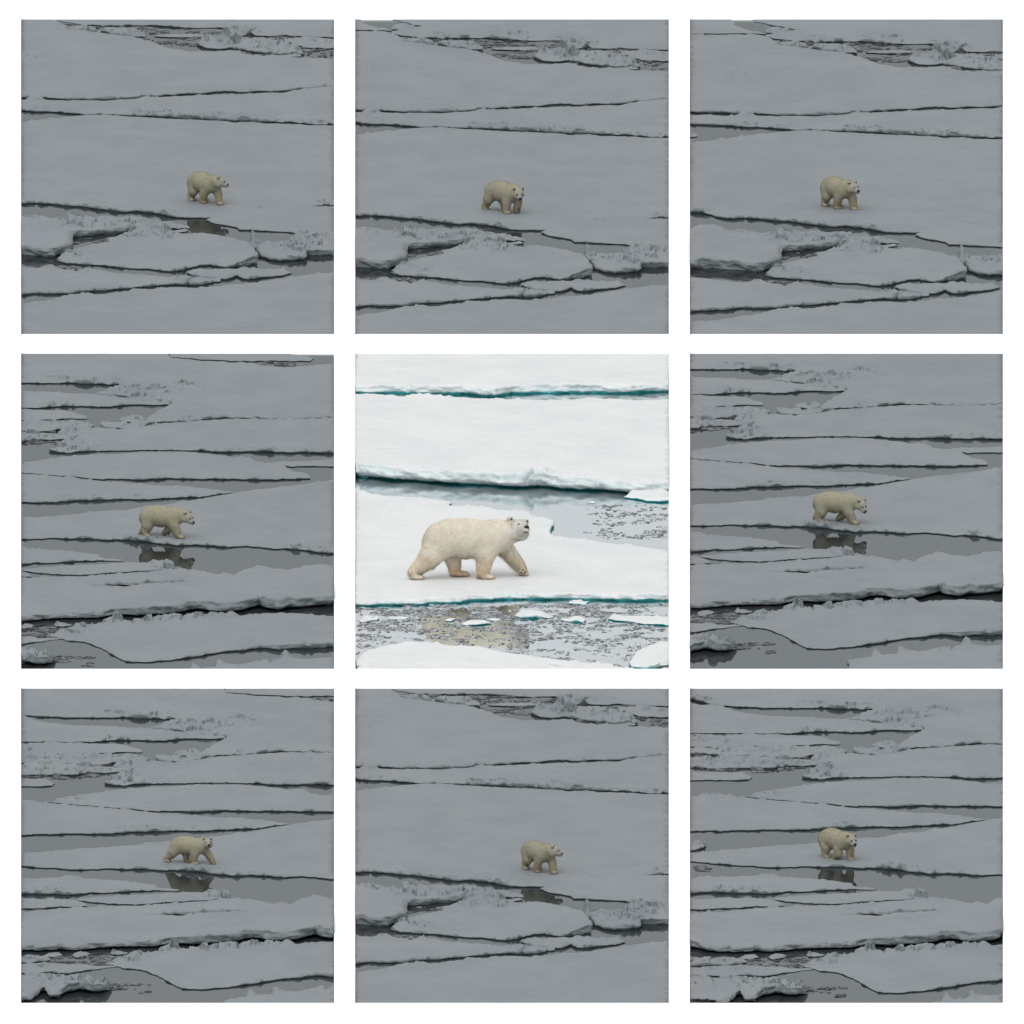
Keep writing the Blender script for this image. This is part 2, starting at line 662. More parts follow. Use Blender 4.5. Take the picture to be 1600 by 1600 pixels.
    # sides
    ecount = {}
    for f in F:
        for i in range(3):
            e = (f[i], f[(i + 1) % 3])
            ecount[e] = 1
    bedges = [e for e in ecount if (e[1], e[0]) not in ecount]
    bn = {}
    for (i, j) in bedges:
        d = W[j, :2] - W[i, :2]
        L = np.hypot(*d) + 1e-9
        nrm = np.array([d[1], -d[0]]) / L
        # screen-like weighting keeps the front lips pushed towards the sea in front
        bn.setdefault(i, []).append(nrm)
        bn.setdefault(j, []).append(nrm)
    bidx = np.array(list(bn.keys()))
    bnorm = np.array([np.mean(bn[k], axis=0) for k in bidx])
    pos_of = {int(k): i for i, k in enumerate(bidx)}
    ea = np.array([[pos_of[int(i)], pos_of[int(j)]] for i, j in bedges])
    for _ in range(10):                                            # faces keep a steady heading along the edge
        acc = bnorm.copy()
        np.add.at(acc, ea[:, 0], bnorm[ea[:, 1]])
        np.add.at(acc, ea[:, 1], bnorm[ea[:, 0]])
        bnorm = acc / (np.linalg.norm(acc, axis=1)[:, None] + 1e-6)
    bnorm /= (np.linalg.norm(bnorm, axis=1)[:, None] + 1e-6)
    bz, bx, by = W[bidx, 2], mx[bidx], my[bidx]
    sunk = spec.get('under', 0.06)
    notch = spec.get('notch', 0.28)
    brim = ((P[bidx, 0] <= rect[0] + 0.02) | (P[bidx, 0] >= rect[1] - 0.02) | (P[bidx, 1] <= rect[2] + 0.02) | (P[bidx, 1] >= rect[3] - 0.02))
    keepin = np.where(brim, 0.0, 1.0)
    nring = 11 if np.max(h_at(h, sx)) > 0.19 else 5
    verts = [W]
    rings = [bidx]
    off = len(W)
    for ri in range(1, nring + 1):
        fz = 1 - 0.95 * ri / nring
        zc = bz * fz
        k = fbm(bx * 2.2 + zc * 1.7, by * 0.5 + zc * 5.0, 51, 4) - 0.5
        k2 = blocks(bx * 3.2, by * 0.6 + zc * 4.2, 57) - 0.4
        outw = 0.03 * math.sin(math.pi * (1 - fz)) - 0.35 * sunk * max(0.0, notch - fz) / notch
        push = keepin * (outw + np.minimum(0.22, bz * 0.9) * (k * 1.3 + k2 * 0.14) * min(1.0, 3 * (1 - fz)))
        zz = bz * np.clip(fz + 0.10 * (vnoise(bx * 3.1, by * 1.1 + fz * 7, 61) - 0.5) * (4 * fz * (1 - fz)), 0.02, 1)
        ring = np.column_stack([W[bidx, 0] + bnorm[:, 0] * push, W[bidx, 1] + bnorm[:, 1] * push, zz])
        verts.append(ring)
        rings.append(np.arange(off, off + len(bidx)))
        off += len(bidx)
    pin = keepin * 0.7 * sunk
    ring = np.column_stack([W[bidx, 0] - bnorm[:, 0] * pin, W[bidx, 1] - bnorm[:, 1] * pin, np.full(len(bidx), -0.12)])
    verts.append(ring)
    rings.append(np.arange(off, off + len(bidx)))
    verts = np.concatenate(verts)
    loc = {int(k): i for i, k in enumerate(bidx)}
    faces = [tuple(int(q) for q in f) for f in F]
    for (i, j) in bedges:
        a, b = loc[int(i)], loc[int(j)]
        for r in range(len(rings) - 1):
            faces.append((int(rings[r][b]), int(rings[r][a]), int(rings[r + 1][a]), int(rings[r + 1][b])))
    ctr = np.array([(W[:, 0].min() + W[:, 0].max()) / 2, (W[:, 1].min() + W[:, 1].max()) / 2, 0.0])
    ob = mesh_object(spec.get('name', 'ice_floe'), verts - ctr, faces, M_ICE[panel.tone])
    facet = heap[F].min(1) > 0.08                                  # broken blocks keep crisp facets
    sm = np.ones(len(faces), bool)
    sm[:len(F)] = ~facet
    ob.data.polygons.foreach_set('use_smooth', sm)
    ob.location = ctr
    return ob


def F_(label, poly, h, **kw):
    return dict(label=label, poly=poly, h=h, **kw)


SCENE_A = [
    F_('pale far sheet behind the rubble lead', [(185, 12), (320, 29), (520, 35), (690, 33), (850, 43), (1030, 46), (1130, 66), (1190, 84), (1330, 82), (1640, 94), (1640, -100), (110, -100), (130, -62), (240, -46), (345, -26), (185, 0)], 0.05, name='snow_sheet',
       ridges=[(700, 20, 830, 26, 70, 0.16), (400, 20, 560, 28, 50, 0.10), (1040, 40, 1180, 62, 50, 0.2)]),
    F_('far corner sheet with a thin dark crack below it', [(-260, -100), (-20, -100), (30, -46), (105, -20), (180, -4), (150, -6), (-75, -8), (-260, -9)], 0.05, name='snow_sheet'),
    F_('small rough floe adrift in the far water', [(185, -14), (200, -34), (240, -38), (300, -28), (280, -14), (230, -10)], 0.05, ridges=[(205, -24, 270, -24, 40, 0.10)]),
    F_('wide smooth snow sheet behind the long hairline crack', [(-260, -2), (-75, -1), (160, 3), (230, 34), (290, 52), (420, 72), (560, 88), (640, 108), (760, 150), (860, 165), (980, 166), (1060, 158), (1130, 172), (1230, 190), (1400, 196), (1640, 205), (1640, 325), (1490, 334), (1290, 354), (1100, 361), (1070, 357), (860, 369), (640, 379), (450, 389), (240, 393), (0, 383), (-260, 374)], 0.12, name='snow_sheet',
       back=(60, 330, 0.4), ridges=[(30, 198, 75, 200, 26, 0.10), (760, 206, 1130, 205, 14, 0.03, 'dome')]),
    F_('long narrow snow strip between two cracks', [(-260, 399), (0, 408), (60, 405), (95, 396), (140, 409), (450, 405), (640, 394), (1070, 377), (1110, 378), (1320, 369), (1490, 343), (1640, 334), (1640, 528), (1450, 521), (1300, 513), (1110, 505), (950, 497), (780, 486), (700, 484), (560, 478), (380, 473), (100, 460), (0, 449), (-260, 436)], [(-260, 0.10), (560, 0.08), (1100, 0.10), (1400, 0.06)], name='snow_sheet',
       ridges=[(600, 476, 780, 482, 45, 0.16), (840, 488, 1110, 496, 50, 0.15), (1130, 506, 1600, 520, 30, 0.08), (0, 446, 300, 462, 30, 0.06), (60, 404, 110, 402, 30, 0.10)]),
    F_('stub of ice poking into the water wedge', [(-260, 490), (-175, 492), (-157, 505), (-165, 515), (-260, 520)], 0.05),
    F_('broad snow sheet the bear walks on', [(-260, 552), (-195, 545), (0, 521), (120, 505), (250, 489), (380, 481), (450, 484), (640, 495), (740, 499), (960, 510), (1100, 518), (1300, 526), (1640, 541), (1640, 928), (1560, 931), (1440, 935), (1560, 940), (1640, 940), (1640, 1080), (1420, 1071), (1250, 1058), (1110, 1050), (1090, 1038), (1000, 1022), (945, 1005), (962, 990), (860, 989), (780, 982), (680, 962), (560, 957), (430, 948), (300, 929), (170, 922), (60, 911), (0, 913), (-60, 903), (-130, 885), (-260, 882)], [(-260, 0.12), (800, 0.11), (1000, 0.07), (1640, 0.07)], name='snow_sheet',
       back=(520, 900, 0.5), ridges=[(600, 958, 770, 972, 35, 0.10), (1520, 926, 1640, 920, 40, 0.10), (1200, 948, 1245, 946, 20, 0.06), (0, 912, 560, 955, 22, 0.05), (-190, 884, -130, 890, 50, 0.18)]),
    F_('thick rubbly floe with a tall grey green side', [(-260, 990), (-195, 981), (-85, 968), (-15, 986), (110, 990), (260, 1004), (300, 990), (330, 1004), (420, 984), (470, 996), (580, 988), (620, 1005), (720, 1022), (850, 1038), (855, 1048), (770, 1047), (740, 1040), (650, 1045), (600, 1052), (540, 1052), (440, 1050), (390, 1056), (262, 1062), (250, 1080), (262, 1112), (215, 1140), (180, 1150), (90, 1140), (0, 1133), (-260, 1128)], [(-260, 0.36), (200, 0.34), (300, 0.24), (500, 0.20), (620, 0.12), (850, 0.05)],
       back=(985, 1060, 0.55), ridges=[(270, 1020, 600, 1035, 90, 0.17), (60, 1000, 300, 1008, 50, 0.11), (-110, 985, -60, 985, 90, 0.18, 'dome'), (640, 1015, 760, 1032, 60, 0.10)]),
    F_('big central floe with a snowy hump on its back', [(200, 1205), (215, 1180), (270, 1150), (340, 1138), (460, 1112), (450, 1098), (520, 1085), (600, 1068), (640, 1056), (720, 1056), (785, 1082), (860, 1086), (920, 1080), (1000, 1088), (1080, 1104), (1150, 1116), (1175, 1140), (1198, 1180), (1140, 1200), (1080, 1226), (1040, 1236), (960, 1222), (870, 1235), (830, 1253), (760, 1256), (600, 1244), (480, 1235), (370, 1225), (250, 1214)], [(200, 0.10), (400, 0.08), (900, 0.10), (1050, 0.14), (1200, 0.34)],
       ridges=[(600, 1075, 720, 1080, 110, 0.18), (640, 1070, 700, 1072, 80, 0.22, 'dome'), (240, 1175, 350, 1190, 70, 0.12), (900, 1098, 940, 1098, 150, 0.08, 'dome')]),
    F_('jagged block floe with a small ice spire', [(1158, 1122), (1172, 1112), (1200, 1116), (1290, 1120), (1380, 1114), (1400, 1096), (1440, 1080), (1520, 1078), (1640, 1092), (1640, 1160), (1440, 1155), (1430, 1180), (1310, 1195), (1220, 1178), (1190, 1150)], [(1160, 0.12), (1300, 0.16), (1450, 0.22), (1640, 0.22)],
       ridges=[(1170, 1112, 1176, 1114, 22, 0.42, 'spike'), (1420, 1100, 1600, 1110, 110, 0.24), (1220, 1140, 1400, 1150, 80, 0.16)]),
    F_('flat slab with a broken front beside the central floe', [(850, 1268), (880, 1254), (960, 1256), (1000, 1250), (1330, 1252), (1366, 1270), (1270, 1283), (1150, 1290), (1090, 1276), (1020, 1296), (940, 1284), (880, 1281)], [(850, 0.07), (1100, 0.15), (1366, 0.07)]),
    F_('low flat sheet tapering to a point', [(-260, 1206), (-195, 1216), (0, 1240), (120, 1244), (160, 1236), (280, 1262), (360, 1250), (430, 1262), (560, 1275), (700, 1288), (850, 1296), (930, 1298), (1010, 1303), (1010, 1312), (920, 1322), (850, 1308), (700, 1328), (560, 1343), (390, 1350), (240, 1360), (20, 1368), (-195, 1380), (-260, 1384)], [(-260, 0.16), (300, 0.12), (560, 0.07), (850, 0.16), (1010, 0.08)], name='snow_sheet',
       ridges=[(150, 1240, 170, 1240, 30, 0.10), (340, 1254, 400, 1258, 50, 0.10), (800, 1300, 1000, 1306, 40, 0.08)]),
    F_('smooth foreground snow sheet along the bottom edge', [(-260, 1458), (-195, 1448), (-60, 1436), (20, 1426), (110, 1411), (150, 1405), (250, 1379), (350, 1369), (395, 1379), (480, 1366), (560, 1362), (575, 1347), (650, 1353), (810, 1340), (900, 1346), (1010, 1336), (1200, 1319), (1360, 1291), (1500, 1273), (1640, 1269), (1640, 1720), (-260, 1720)], 0.10, name='snow_sheet'),
    F_('rubble ridge floating in the dark lead', [(240, 46), (330, 40), (400, 58), (540, 48), (600, 66), (640, 88), (520, 85), (420, 68), (300, 57)], 0.06, name='rubble_floe', ridges=[(270, 48, 620, 74, 70, 0.14)]),
    F_('thin flat plate in the dark lead', [(690, 85), (800, 79), (940, 81), (900, 91), (760, 91)], 0.05),
    F_('heaped rubble floe at the end of the lead', [(900, 122), (940, 96), (1000, 91), (1040, 104), (1180, 100), (1250, 105), (1330, 116), (1400, 150), (1425, 172), (1360, 174), (1280, 171), (1180, 161), (1080, 144), (950, 142)], 0.10, name='rubble_floe', ridges=[(940, 105, 1030, 112, 80, 0.22), (1080, 118, 1380, 155, 90, 0.18)]),
    F_('low broken floe beyond the heaped rubble', [(1330, 105), (1460, 92), (1560, 100), (1640, 112), (1640, 146), (1430, 143)], 0.06, name='rubble_floe', ridges=[(1350, 112, 1600, 125, 60, 0.08)]),
    F_('sliver of white ice under the heaped rubble', [(1262, 186), (1400, 177), (1418, 189), (1300, 198)], 0.05, ridges=[(1400, 182, 1410, 184, 25, 0.14)]),
    F_('rough ice fragments in the lead below the far mound', [(1040, 50), (1100, 54), (1180, 72), (1120, 84), (1060, 76)], 0.06, name='rubble_floe', ridges=[(1060, 60, 1150, 72, 50, 0.16)]),
    F_('little block floating beside the central hump', [(770, 1062), (840, 1054), (852, 1060), (800, 1066)], 0.05),
]

SCENE_B = [
    F_('farthest sheet along the top edge', [(756, -80), (1330, -80), (1350, 8), (1480, 28), (1460, 38), (1200, 40), (1040, 38), (900, 31), (820, 24), (756, 18)], 0.05, name='snow_sheet', ridges=[(650, 14, 830, 18, 30, 0.1)]),
    F_('large upper sheet with a rubble field at its tip', [(-460, -80), (762, -80), (762, 24), (900, 39), (1040, 48), (1180, 54), (1200, 66), (1330, 73), (1420, 69), (1500, 60), (1640, 50), (1640, 318), (1450, 324), (1330, 329), (1200, 325), (1050, 324), (960, 329), (880, 337), (820, 341), (760, 339), (690, 344), (640, 330), (690, 300), (740, 272), (768, 250), (740, 242), (620, 236), (560, 222), (460, 215), (380, 205), (450, 180), (530, 156), (400, 150), (200, 147), (0, 145), (-128, 144), (-262, 136), (-403, 108), (-460, 100)], 0.07, name='snow_sheet',
       ridges=[(440, 196, 860, 170, 120, 0.12), (620, 225, 760, 246, 60, 0.12), (140, 132, 240, 134, 45, 0.12), (280, 140, 480, 148, 50, 0.13), (820, 335, 1020, 322, 35, 0.10), (1200, 322, 1340, 324, 30, 0.05), (1190, 122, 1300, 110, 30, 0.08, 'dome'), (-403, 105, -330, 118, 50, 0.18)]),
    F_('low snow tongue under the first dark lead', [(-460, 126), (-403, 132), (-273, 138), (-180, 170), (0, 192), (100, 194), (200, 198), (370, 208), (560, 228), (640, 240), (750, 251), (755, 259), (640, 256), (600, 254), (450, 262), (250, 266), (100, 272), (-65, 275), (-460, 275)], [(-460, 0.03), (-60, 0.04), (100, 0.08), (600, 0.08), (750, 0.05)], name='snow_sheet', ridges=[(150, 262, 300, 262, 30, 0.12), (560, 240, 740, 252, 30, 0.1)]),
    F_('narrow plate with a blunt broken end', [(-460, 288), (-225, 288), (-215, 281), (-65, 281), (100, 289), (240, 290), (300, 308), (340, 318), (345, 328), (250, 330), (150, 333), (0, 338), (-460, 342)], 0.05, ridges=[(-400, 300, -250, 320, 60, 0.1)]),
    F_('long band of jumbled rubble ice', [(-460, 350), (-200, 345), (0, 344), (180, 344), (330, 350), (375, 364), (330, 376), (200, 382), (180, 388), (60, 394), (16, 388), (-200, 383), (-460, 370)], 0.07, name='rubble_floe', ridges=[(-440, 360, 340, 362, 90, 0.10)]),
    F_('heaped grey rubble above the open pool', [(-460, 394), (-250, 396), (-100, 390), (60, 405), (200, 408), (290, 415), (280, 426), (180, 430), (60, 436), (-40, 440), (-150, 440), (-300, 444), (-460, 436)], 0.08, name='rubble_floe', ridges=[(-300, 415, 60, 420, 90, 0.12), (60, 418, 250, 420, 50, 0.07)]),
    F_('thin straight plate afloat in the open pool', [(-460, 468), (-150, 469), (-95, 490), (-110, 501), (-460, 505)], 0.05),
    F_('string of small blocks beside the pool', [(415, 362), (440, 350), (500, 358), (560, 352), (660, 345), (690, 355), (600, 370), (500, 376), (430, 373)], 0.05, name='rubble_floe', ridges=[(430, 364, 660, 356, 40, 0.12)]),
    F_('loose block at the end of the lead', [(500, 335), (560, 318), (640, 330), (560, 343)], 0.04, ridges=[(530, 330, 600, 330, 40, 0.1)]),
    F_('second wide sheet with a ragged rubbly end', [(205, 408), (250, 385), (330, 375), (500, 382), (690, 360), (820, 346), (960, 335), (1200, 331), (1400, 332), (1640, 323), (1640, 490), (1500, 490), (1300, 488), (1100, 486), (950, 486), (800, 485), (560, 488), (400, 490), (250, 498), (158, 490), (200, 476), (205, 458), (240, 432), (280, 425), (310, 416)], [(150, 0.05), (850, 0.035), (960, 0.10), (1640, 0.12)], name='snow_sheet', back=(360, 470, 0.6),
       ridges=[(190, 480, 380, 480, 60, 0.16), (220, 440, 290, 450, 50, 0.14), (210, 400, 330, 385, 50, 0.12), (1050, 480, 1560, 484, 25, 0.06)]),
    F_('leaf shaped sheet with a dark undercut front', [(10, 562), (50, 548), (150, 530), (300, 515), (480, 505), (640, 496), (850, 494), (930, 503), (1040, 515), (1140, 520), (1200, 545), (1330, 560), (1345, 580), (1450, 612), (1455, 624), (1300, 626), (1000, 626), (760, 622), (600, 625), (460, 627), (380, 630), (200, 611), (20, 599), (-130, 584), (-40, 572)], [(-130, 0.04), (350, 0.05), (600, 0.09), (1200, 0.09), (1450, 0.07)], name='snow_sheet', ridges=[(1130, 518, 1150, 520, 30, 0.08), (-120, 580, 20, 570, 50, 0.08)]),
    F_('small plate behind the tip of the leaf shaped sheet', [(1220, 552), (1320, 546), (1450, 541), (1640, 530), (1640, 566), (1450, 566), (1360, 567), (1340, 560)], 0.06),
    F_('pointed sheet tapering behind the bear', [(-460, 594), (-300, 572), (-130, 590), (20, 604), (200, 617), (370, 635), (480, 648), (640, 655), (740, 668), (870, 670), (900, 685), (1000, 693), (1080, 700), (1000, 707), (905, 722), (860, 720), (640, 726), (400, 730), (200, 736), (16, 742), (-200, 748), (-460, 752)], [(-460, 0.08), (600, 0.09), (900, 0.05), (1080, 0.03)], name='snow_sheet', ridges=[(200, 725, 880, 715, 25, 0.07), (740, 672, 1000, 695, 40, 0.06), (-300, 580, -150, 590, 40, 0.06)]),
    F_('stray block on the water behind the bear', [(-460, 826), (-360, 812), (-325, 818), (-330, 826), (-360, 836), (-380, 842), (-460, 850)], 0.08, ridges=[(-400, 830, -340, 822, 40, 0.14)]),
    F_('long snow sheet the bear walks along', [(-460, 872), (-403, 862), (-200, 845), (16, 830), (200, 815), (400, 795), (550, 785), (700, 762), (900, 738), (1080, 702), (1250, 682), (1450, 655), (1640, 628), (1640, 1000), (1550, 994), (1480, 988), (1400, 978), (1300, 976), (1140, 964), (1000, 964), (940, 959), (830, 960), (720, 944), (640, 932), (540, 926), (450, 928), (300, 923), (16, 927), (-80, 924), (-250, 914), (-403, 902), (-460, 896)], [(-460, 0.06), (100, 0.07), (540, 0.11), (760, 0.11), (900, 0.06), (1640, 0.09)], name='snow_sheet', back=(760, 940, 0.6),
       ridges=[(560, 922, 740, 938, 35, 0.12), (820, 950, 940, 956, 25, 0.08), (1360, 974, 1600, 988, 35, 0.10)]),
    F_('flat floe lying across the pool in front of the bear', [(-460, 984), (-223, 979), (-60, 968), (8, 964), (60, 980), (200, 985), (330, 1000), (395, 1012), (420, 1026), (525, 1036), (515, 1041), (400, 1036), (300, 1038), (200, 1044), (0, 1048), (-120, 1046), (-300, 1042), (-460, 1046)], [(-460, 0.14), (-100, 0.12), (100, 0.06), (330, 0.08), (525, 0.03)], ridges=[(-20, 972, 20, 970, 40, 0.08), (-260, 1038, -80, 1036, 40, 0.1)]),
    F_('thin floe with a knobbly snow lump on its end', [(16, 1085), (60, 1078), (200, 1068), (400, 1058), (560, 1049), (650, 1050), (720, 1054), (800, 1074), (760, 1080), (600, 1090), (440, 1102), (300, 1108), (230, 1108), (80, 1098)], 0.05, ridges=[(690, 1066, 770, 1072, 55, 0.2)]),
    F_('low broken corner floe', [(-460, 1088), (-200, 1082), (0, 1088), (50, 1103), (60, 1116), (0, 1120), (-150, 1130), (-460, 1138)], 0.05),
    F_('great front sheet with a thick grey ice wall', [(-460, 1160), (-150, 1142), (16, 1126), (150, 1120), (300, 1117), (440, 1110), (600, 1096), (780, 1078), (880, 1085), (1000, 1105), (1080, 1112), (1130, 1085), (1210, 1072), (1280, 1085), (1370, 1085), (1440, 1068), (1520, 1062), (1640, 1075), (1640, 1215), (1500, 1217), (1380, 1226), (1300, 1236), (1210, 1222), (1120, 1243), (1000, 1250), (900, 1242), (800, 1262), (640, 1272), (500, 1275), (400, 1298), (200, 1304), (16, 1318), (-100, 1324), (-262, 1322), (-403, 1284), (-460, 1280)], [(-460, 0.34), (-262, 0.22), (0, 0.22), (400, 0.24), (600, 0.36), (900, 0.36), (1200, 0.44), (1640, 0.46)], name='snow_sheet', back=(1130, 1240, 0.35), under=1.0,
       holes=[[(370, 1160), (450, 1152), (560, 1147), (640, 1139), (760, 1135), (880, 1142), (760, 1148), (640, 1152), (540, 1168), (450, 1164)]],
       ridges=[(1180, 1085, 1240, 1082, 110, 0.06, 'dome'), (1450, 1076, 1600, 1078, 110, 0.06, 'dome')]),
    F_('pale angular slab with a sharp dark waterline', [(160, 1415), (200, 1395), (260, 1378), (330, 1368), (430, 1350), (480, 1340), (540, 1348), (640, 1338), (720, 1328), (800, 1324), (900, 1314), (1000, 1306), (1060, 1308), (1080, 1318), (1250, 1303), (1380, 1303), (1500, 1312), (1640, 1320), (1640, 1446), (1500, 1452), (1300, 1460), (1190, 1466), (1000, 1492), (900, 1508), (760, 1532), (640, 1543), (540, 1541), (480, 1508), (420, 1474), (340, 1447), (260, 1437), (200, 1425)], [(160, 0.05), (540, 0.05), (1000, 0.10), (1300, 0.18), (1640, 0.2)], name='snow_sheet', back=(1330, 1450, 0.5),
       ridges=[(300, 1372, 480, 1348, 50, 0.16), (520, 1350, 1060, 1314, 45, 0.15), (190, 1408, 330, 1390, 60, 0.12), (470, 1340, 490, 1342, 22, 0.2, 'spike')]),
    F_('snowy bottom corner floe with pointed lumps', [(750, 1600), (860, 1584), (880, 1562), (920, 1578), (990, 1566), (1000, 1550), (1060, 1556), (1150, 1556), (1180, 1540), (1250, 1546), (1330, 1518), (1350, 1520), (1450, 1528), (1640, 1514), (1640, 1740), (750, 1740)], 0.12,
       ridges=[(1335, 1520, 1340, 1522, 34, 0.30, 'spike'), (1180, 1545, 1260, 1545, 50, 0.1), (1000, 1556, 1010, 1558, 26, 0.16, 'spike'), (878, 1570, 884, 1572, 26, 0.14, 'spike')]),
    F_('rounded snow mound behind the left floes', [(-460, 1404), (-300, 1388), (-180, 1376), (-120, 1392), (-140, 1402), (-300, 1406), (-460, 1412)], 0.08, ridges=[(-380, 1396, -180, 1388, 60, 0.1)]),
    F_('thin grey floe reaching to the slab', [(-460, 1420), (-300, 1420), (-170, 1412), (60, 1420), (110, 1430), (205, 1431), (200, 1438), (80, 1446), (-30, 1458), (-460, 1458)], [(-460, 0.1), (0, 0.08), (200, 0.03)], ridges=[(-300, 1430, -50, 1436, 50, 0.08)]),
    F_('dirty hummocked floe with a dark green hollow', [(-460, 1466), (-223, 1472), (27, 1478), (47, 1492), (137, 1500), (187, 1528), (165, 1536), (80, 1520), (20, 1510), (-40, 1530), (-80, 1556), (-120, 1560), (-155, 1532), (-230, 1580), (-460, 1596)], [(-460, 0.18), (-150, 0.22), (20, 0.36), (120, 0.30), (187, 0.14)], under=1.0, back=(1470, 1520, 0.5), ridges=[(-350, 1500, 100, 1505, 110, 0.12), (60, 1500, 170, 1518, 60, 0.1)]),
    F_('flat lump of ice below the grey wall', [(-160, 1378), (-120, 1364), (-80, 1362), (-60, 1372), (-110, 1380)], 0.05),
    F_('white lump of ice drifting under the wall', [(0, 1370), (40, 1360), (72, 1366), (60, 1376), (10, 1380)], 0.06, ridges=[(20, 1368, 50, 1366, 30, 0.06)]),
    F_('little white block next to the slab tip', [(180, 1358), (210, 1350), (262, 1356), (250, 1364), (190, 1366)], 0.05, ridges=[(195, 1356, 220, 1355, 25, 0.08)]),
]

SCENE_C = [
    F_('distant snow sheet with a pale blue ice wall', [(-40, -80), (1640, -80), (1640, 153), (1300, 163), (1000, 158), (780, 164), (720, 178), (650, 176), (560, 164), (400, 166), (250, 164), (-40, 168)], [(-40, 0.26), (600, 0.33), (1640, 0.30)], name='snow_sheet', back=(10, 150, 0.35)),
    F_('wide white sheet with a thick wall over teal water', [(-40, 204), (150, 206), (260, 216), (300, 205), (370, 207), (520, 222), (720, 231), (830, 228), (980, 236), (1100, 233), (1170, 223), (1300, 231), (1450, 236), (1640, 232), (1640, 648), (1470, 650), (1430, 650), (1240, 632), (1000, 615), (950, 604), (870, 605), (640, 600), (400, 590), (250, 578), (16, 550), (-40, 546)], [(-40, 0.56), (300, 0.48), (900, 0.55), (1300, 0.46), (1640, 0.4)], name='snow_sheet', back=(220, 560, 0.45), under=1.1, notch=0.42,
       ridges=[(900, 600, 960, 602, 50, 0.22), (240, 580, 330, 584, 30, 0.05)]),
    F_('rounded white block at the end of the teal channel', [(1368, 716), (1400, 694), (1470, 668), (1540, 654), (1640, 648), (1640, 736), (1560, 734), (1480, 730), (1400, 722)], 0.10, ridges=[(1450, 690, 1640, 680, 90, 0.12, 'dome')]),
    F_('clean white floe the bear strides across', [(-40, 700), (16, 676), (60, 692), (100, 709), (200, 716), (300, 723), (380, 728), (440, 738), (500, 748), (470, 765), (620, 768), (760, 785), (830, 790), (880, 793), (890, 805), (960, 820), (1010, 840), (1000, 865), (985, 885), (1005, 915), (1080, 925), (1200, 936), (1320, 955), (1400, 961), (1440, 968), (1540, 980), (1640, 1004), (1640, 1210), (1300, 1206), (1000, 1204), (760, 1207), (620, 1214), (500, 1229), (300, 1236), (160, 1244), (-40, 1248)], [(-40, 0.12), (250, 0.19), (900, 0.22), (1640, 0.25)], name='snow_sheet', back=(760, 1180, 0.45),
       ridges=[(16, 682, 40, 688, 45, 0.12), (985, 880, 1000, 890, 30, 0.06)]),
    F_('smooth white floe along the bottom edge', [(22, 1640), (25, 1530), (60, 1500), (90, 1482), (200, 1462), (290, 1446), (420, 1451), (520, 1462), (640, 1465), (700, 1485), (830, 1502), (960, 1525), (1080, 1540), (1300, 1556), (1420, 1580), (1440, 1640)], 0.14, crumb=1.3, ridges=[(420, 1452, 430, 1454, 20, 0.08, 'spike')]),
    F_('rounded snow floe filling the bottom corner', [(1392, 1536), (1420, 1500), (1480, 1470), (1540, 1446), (1640, 1424), (1640, 1640), (1560, 1640), (1540, 1556), (1470, 1566), (1410, 1560)], [(1390, 0.16), (1640, 0.20)], ridges=[(1500, 1500, 1640, 1480, 120, 0.06, 'dome')]),
    F_('flat white slab with a dark waterline in the slush', [(1285, 1325), (1300, 1311), (1420, 1315), (1640, 1325), (1640, 1358), (1540, 1358), (1440, 1348), (1350, 1334)], 0.09),
    F_('mounded white floe in the slush under the bear', [(815, 1316), (850, 1306), (890, 1302), (930, 1306), (1005, 1322), (980, 1328), (880, 1327)], 0.06, ridges=[(870, 1312, 930, 1314, 60, 0.16, 'dome')]),
    F_('small twin humped floe between mound and slab', [(1048, 1338), (1090, 1330), (1140, 1328), (1168, 1338), (1150, 1346), (1090, 1344)], 0.05, ridges=[(1120, 1334, 1140, 1336, 40, 0.12, 'dome')]),
    F_('small white floe in the reflection of the bear', [(550, 1358), (580, 1348), (620, 1342), (660, 1344), (690, 1354), (640, 1362), (580, 1364)], 0.05, ridges=[(600, 1352, 650, 1352, 50, 0.07, 'dome')]),
    F_('white crumbs of ice under the floe edge', [(1088, 1250), (1110, 1242), (1140, 1244), (1182, 1250), (1160, 1257), (1110, 1257)], 0.06, ridges=[(1105, 1246, 1130, 1247, 30, 0.1)]),
    F_('grey slush lump far left of the reflection', [(32, 1338), (70, 1328), (120, 1324), (132, 1334), (100, 1344), (50, 1346)], 0.04, ridges=[(80, 1334, 120, 1332, 35, 0.09)]),
    F_('faint low lump left of the reflection', [(180, 1325), (230, 1318), (282, 1322), (260, 1332), (200, 1332)], 0.03),
    F_('tiny white lump inside the reflection', [(468, 1336), (490, 1327), (512, 1332), (500, 1341), (475, 1341)], 0.05),
    F_('tiny white lump near the head reflection', [(690, 1336), (715, 1328), (740, 1334), (725, 1342), (700, 1342)], 0.04),
    F_('tiny white crumb alone in the teal channel', [(1184, 752), (1196, 744), (1212, 748), (1205, 754)], 0.05),
]

SCENES = {'A': SCENE_A, 'B': SCENE_B, 'C': SCENE_C}
for pi, pan in enumerate(PANELS):
    for fi, spec in enumerate(SCENES[pan.kind]):
        ob = build_floe(pan, spec, 100 * pi + fi)
        if ob:
            tag(ob, f"{spec['label']}, {pan.place} panel", 'ice floe', f'ice floes of the {pan.place} panel')


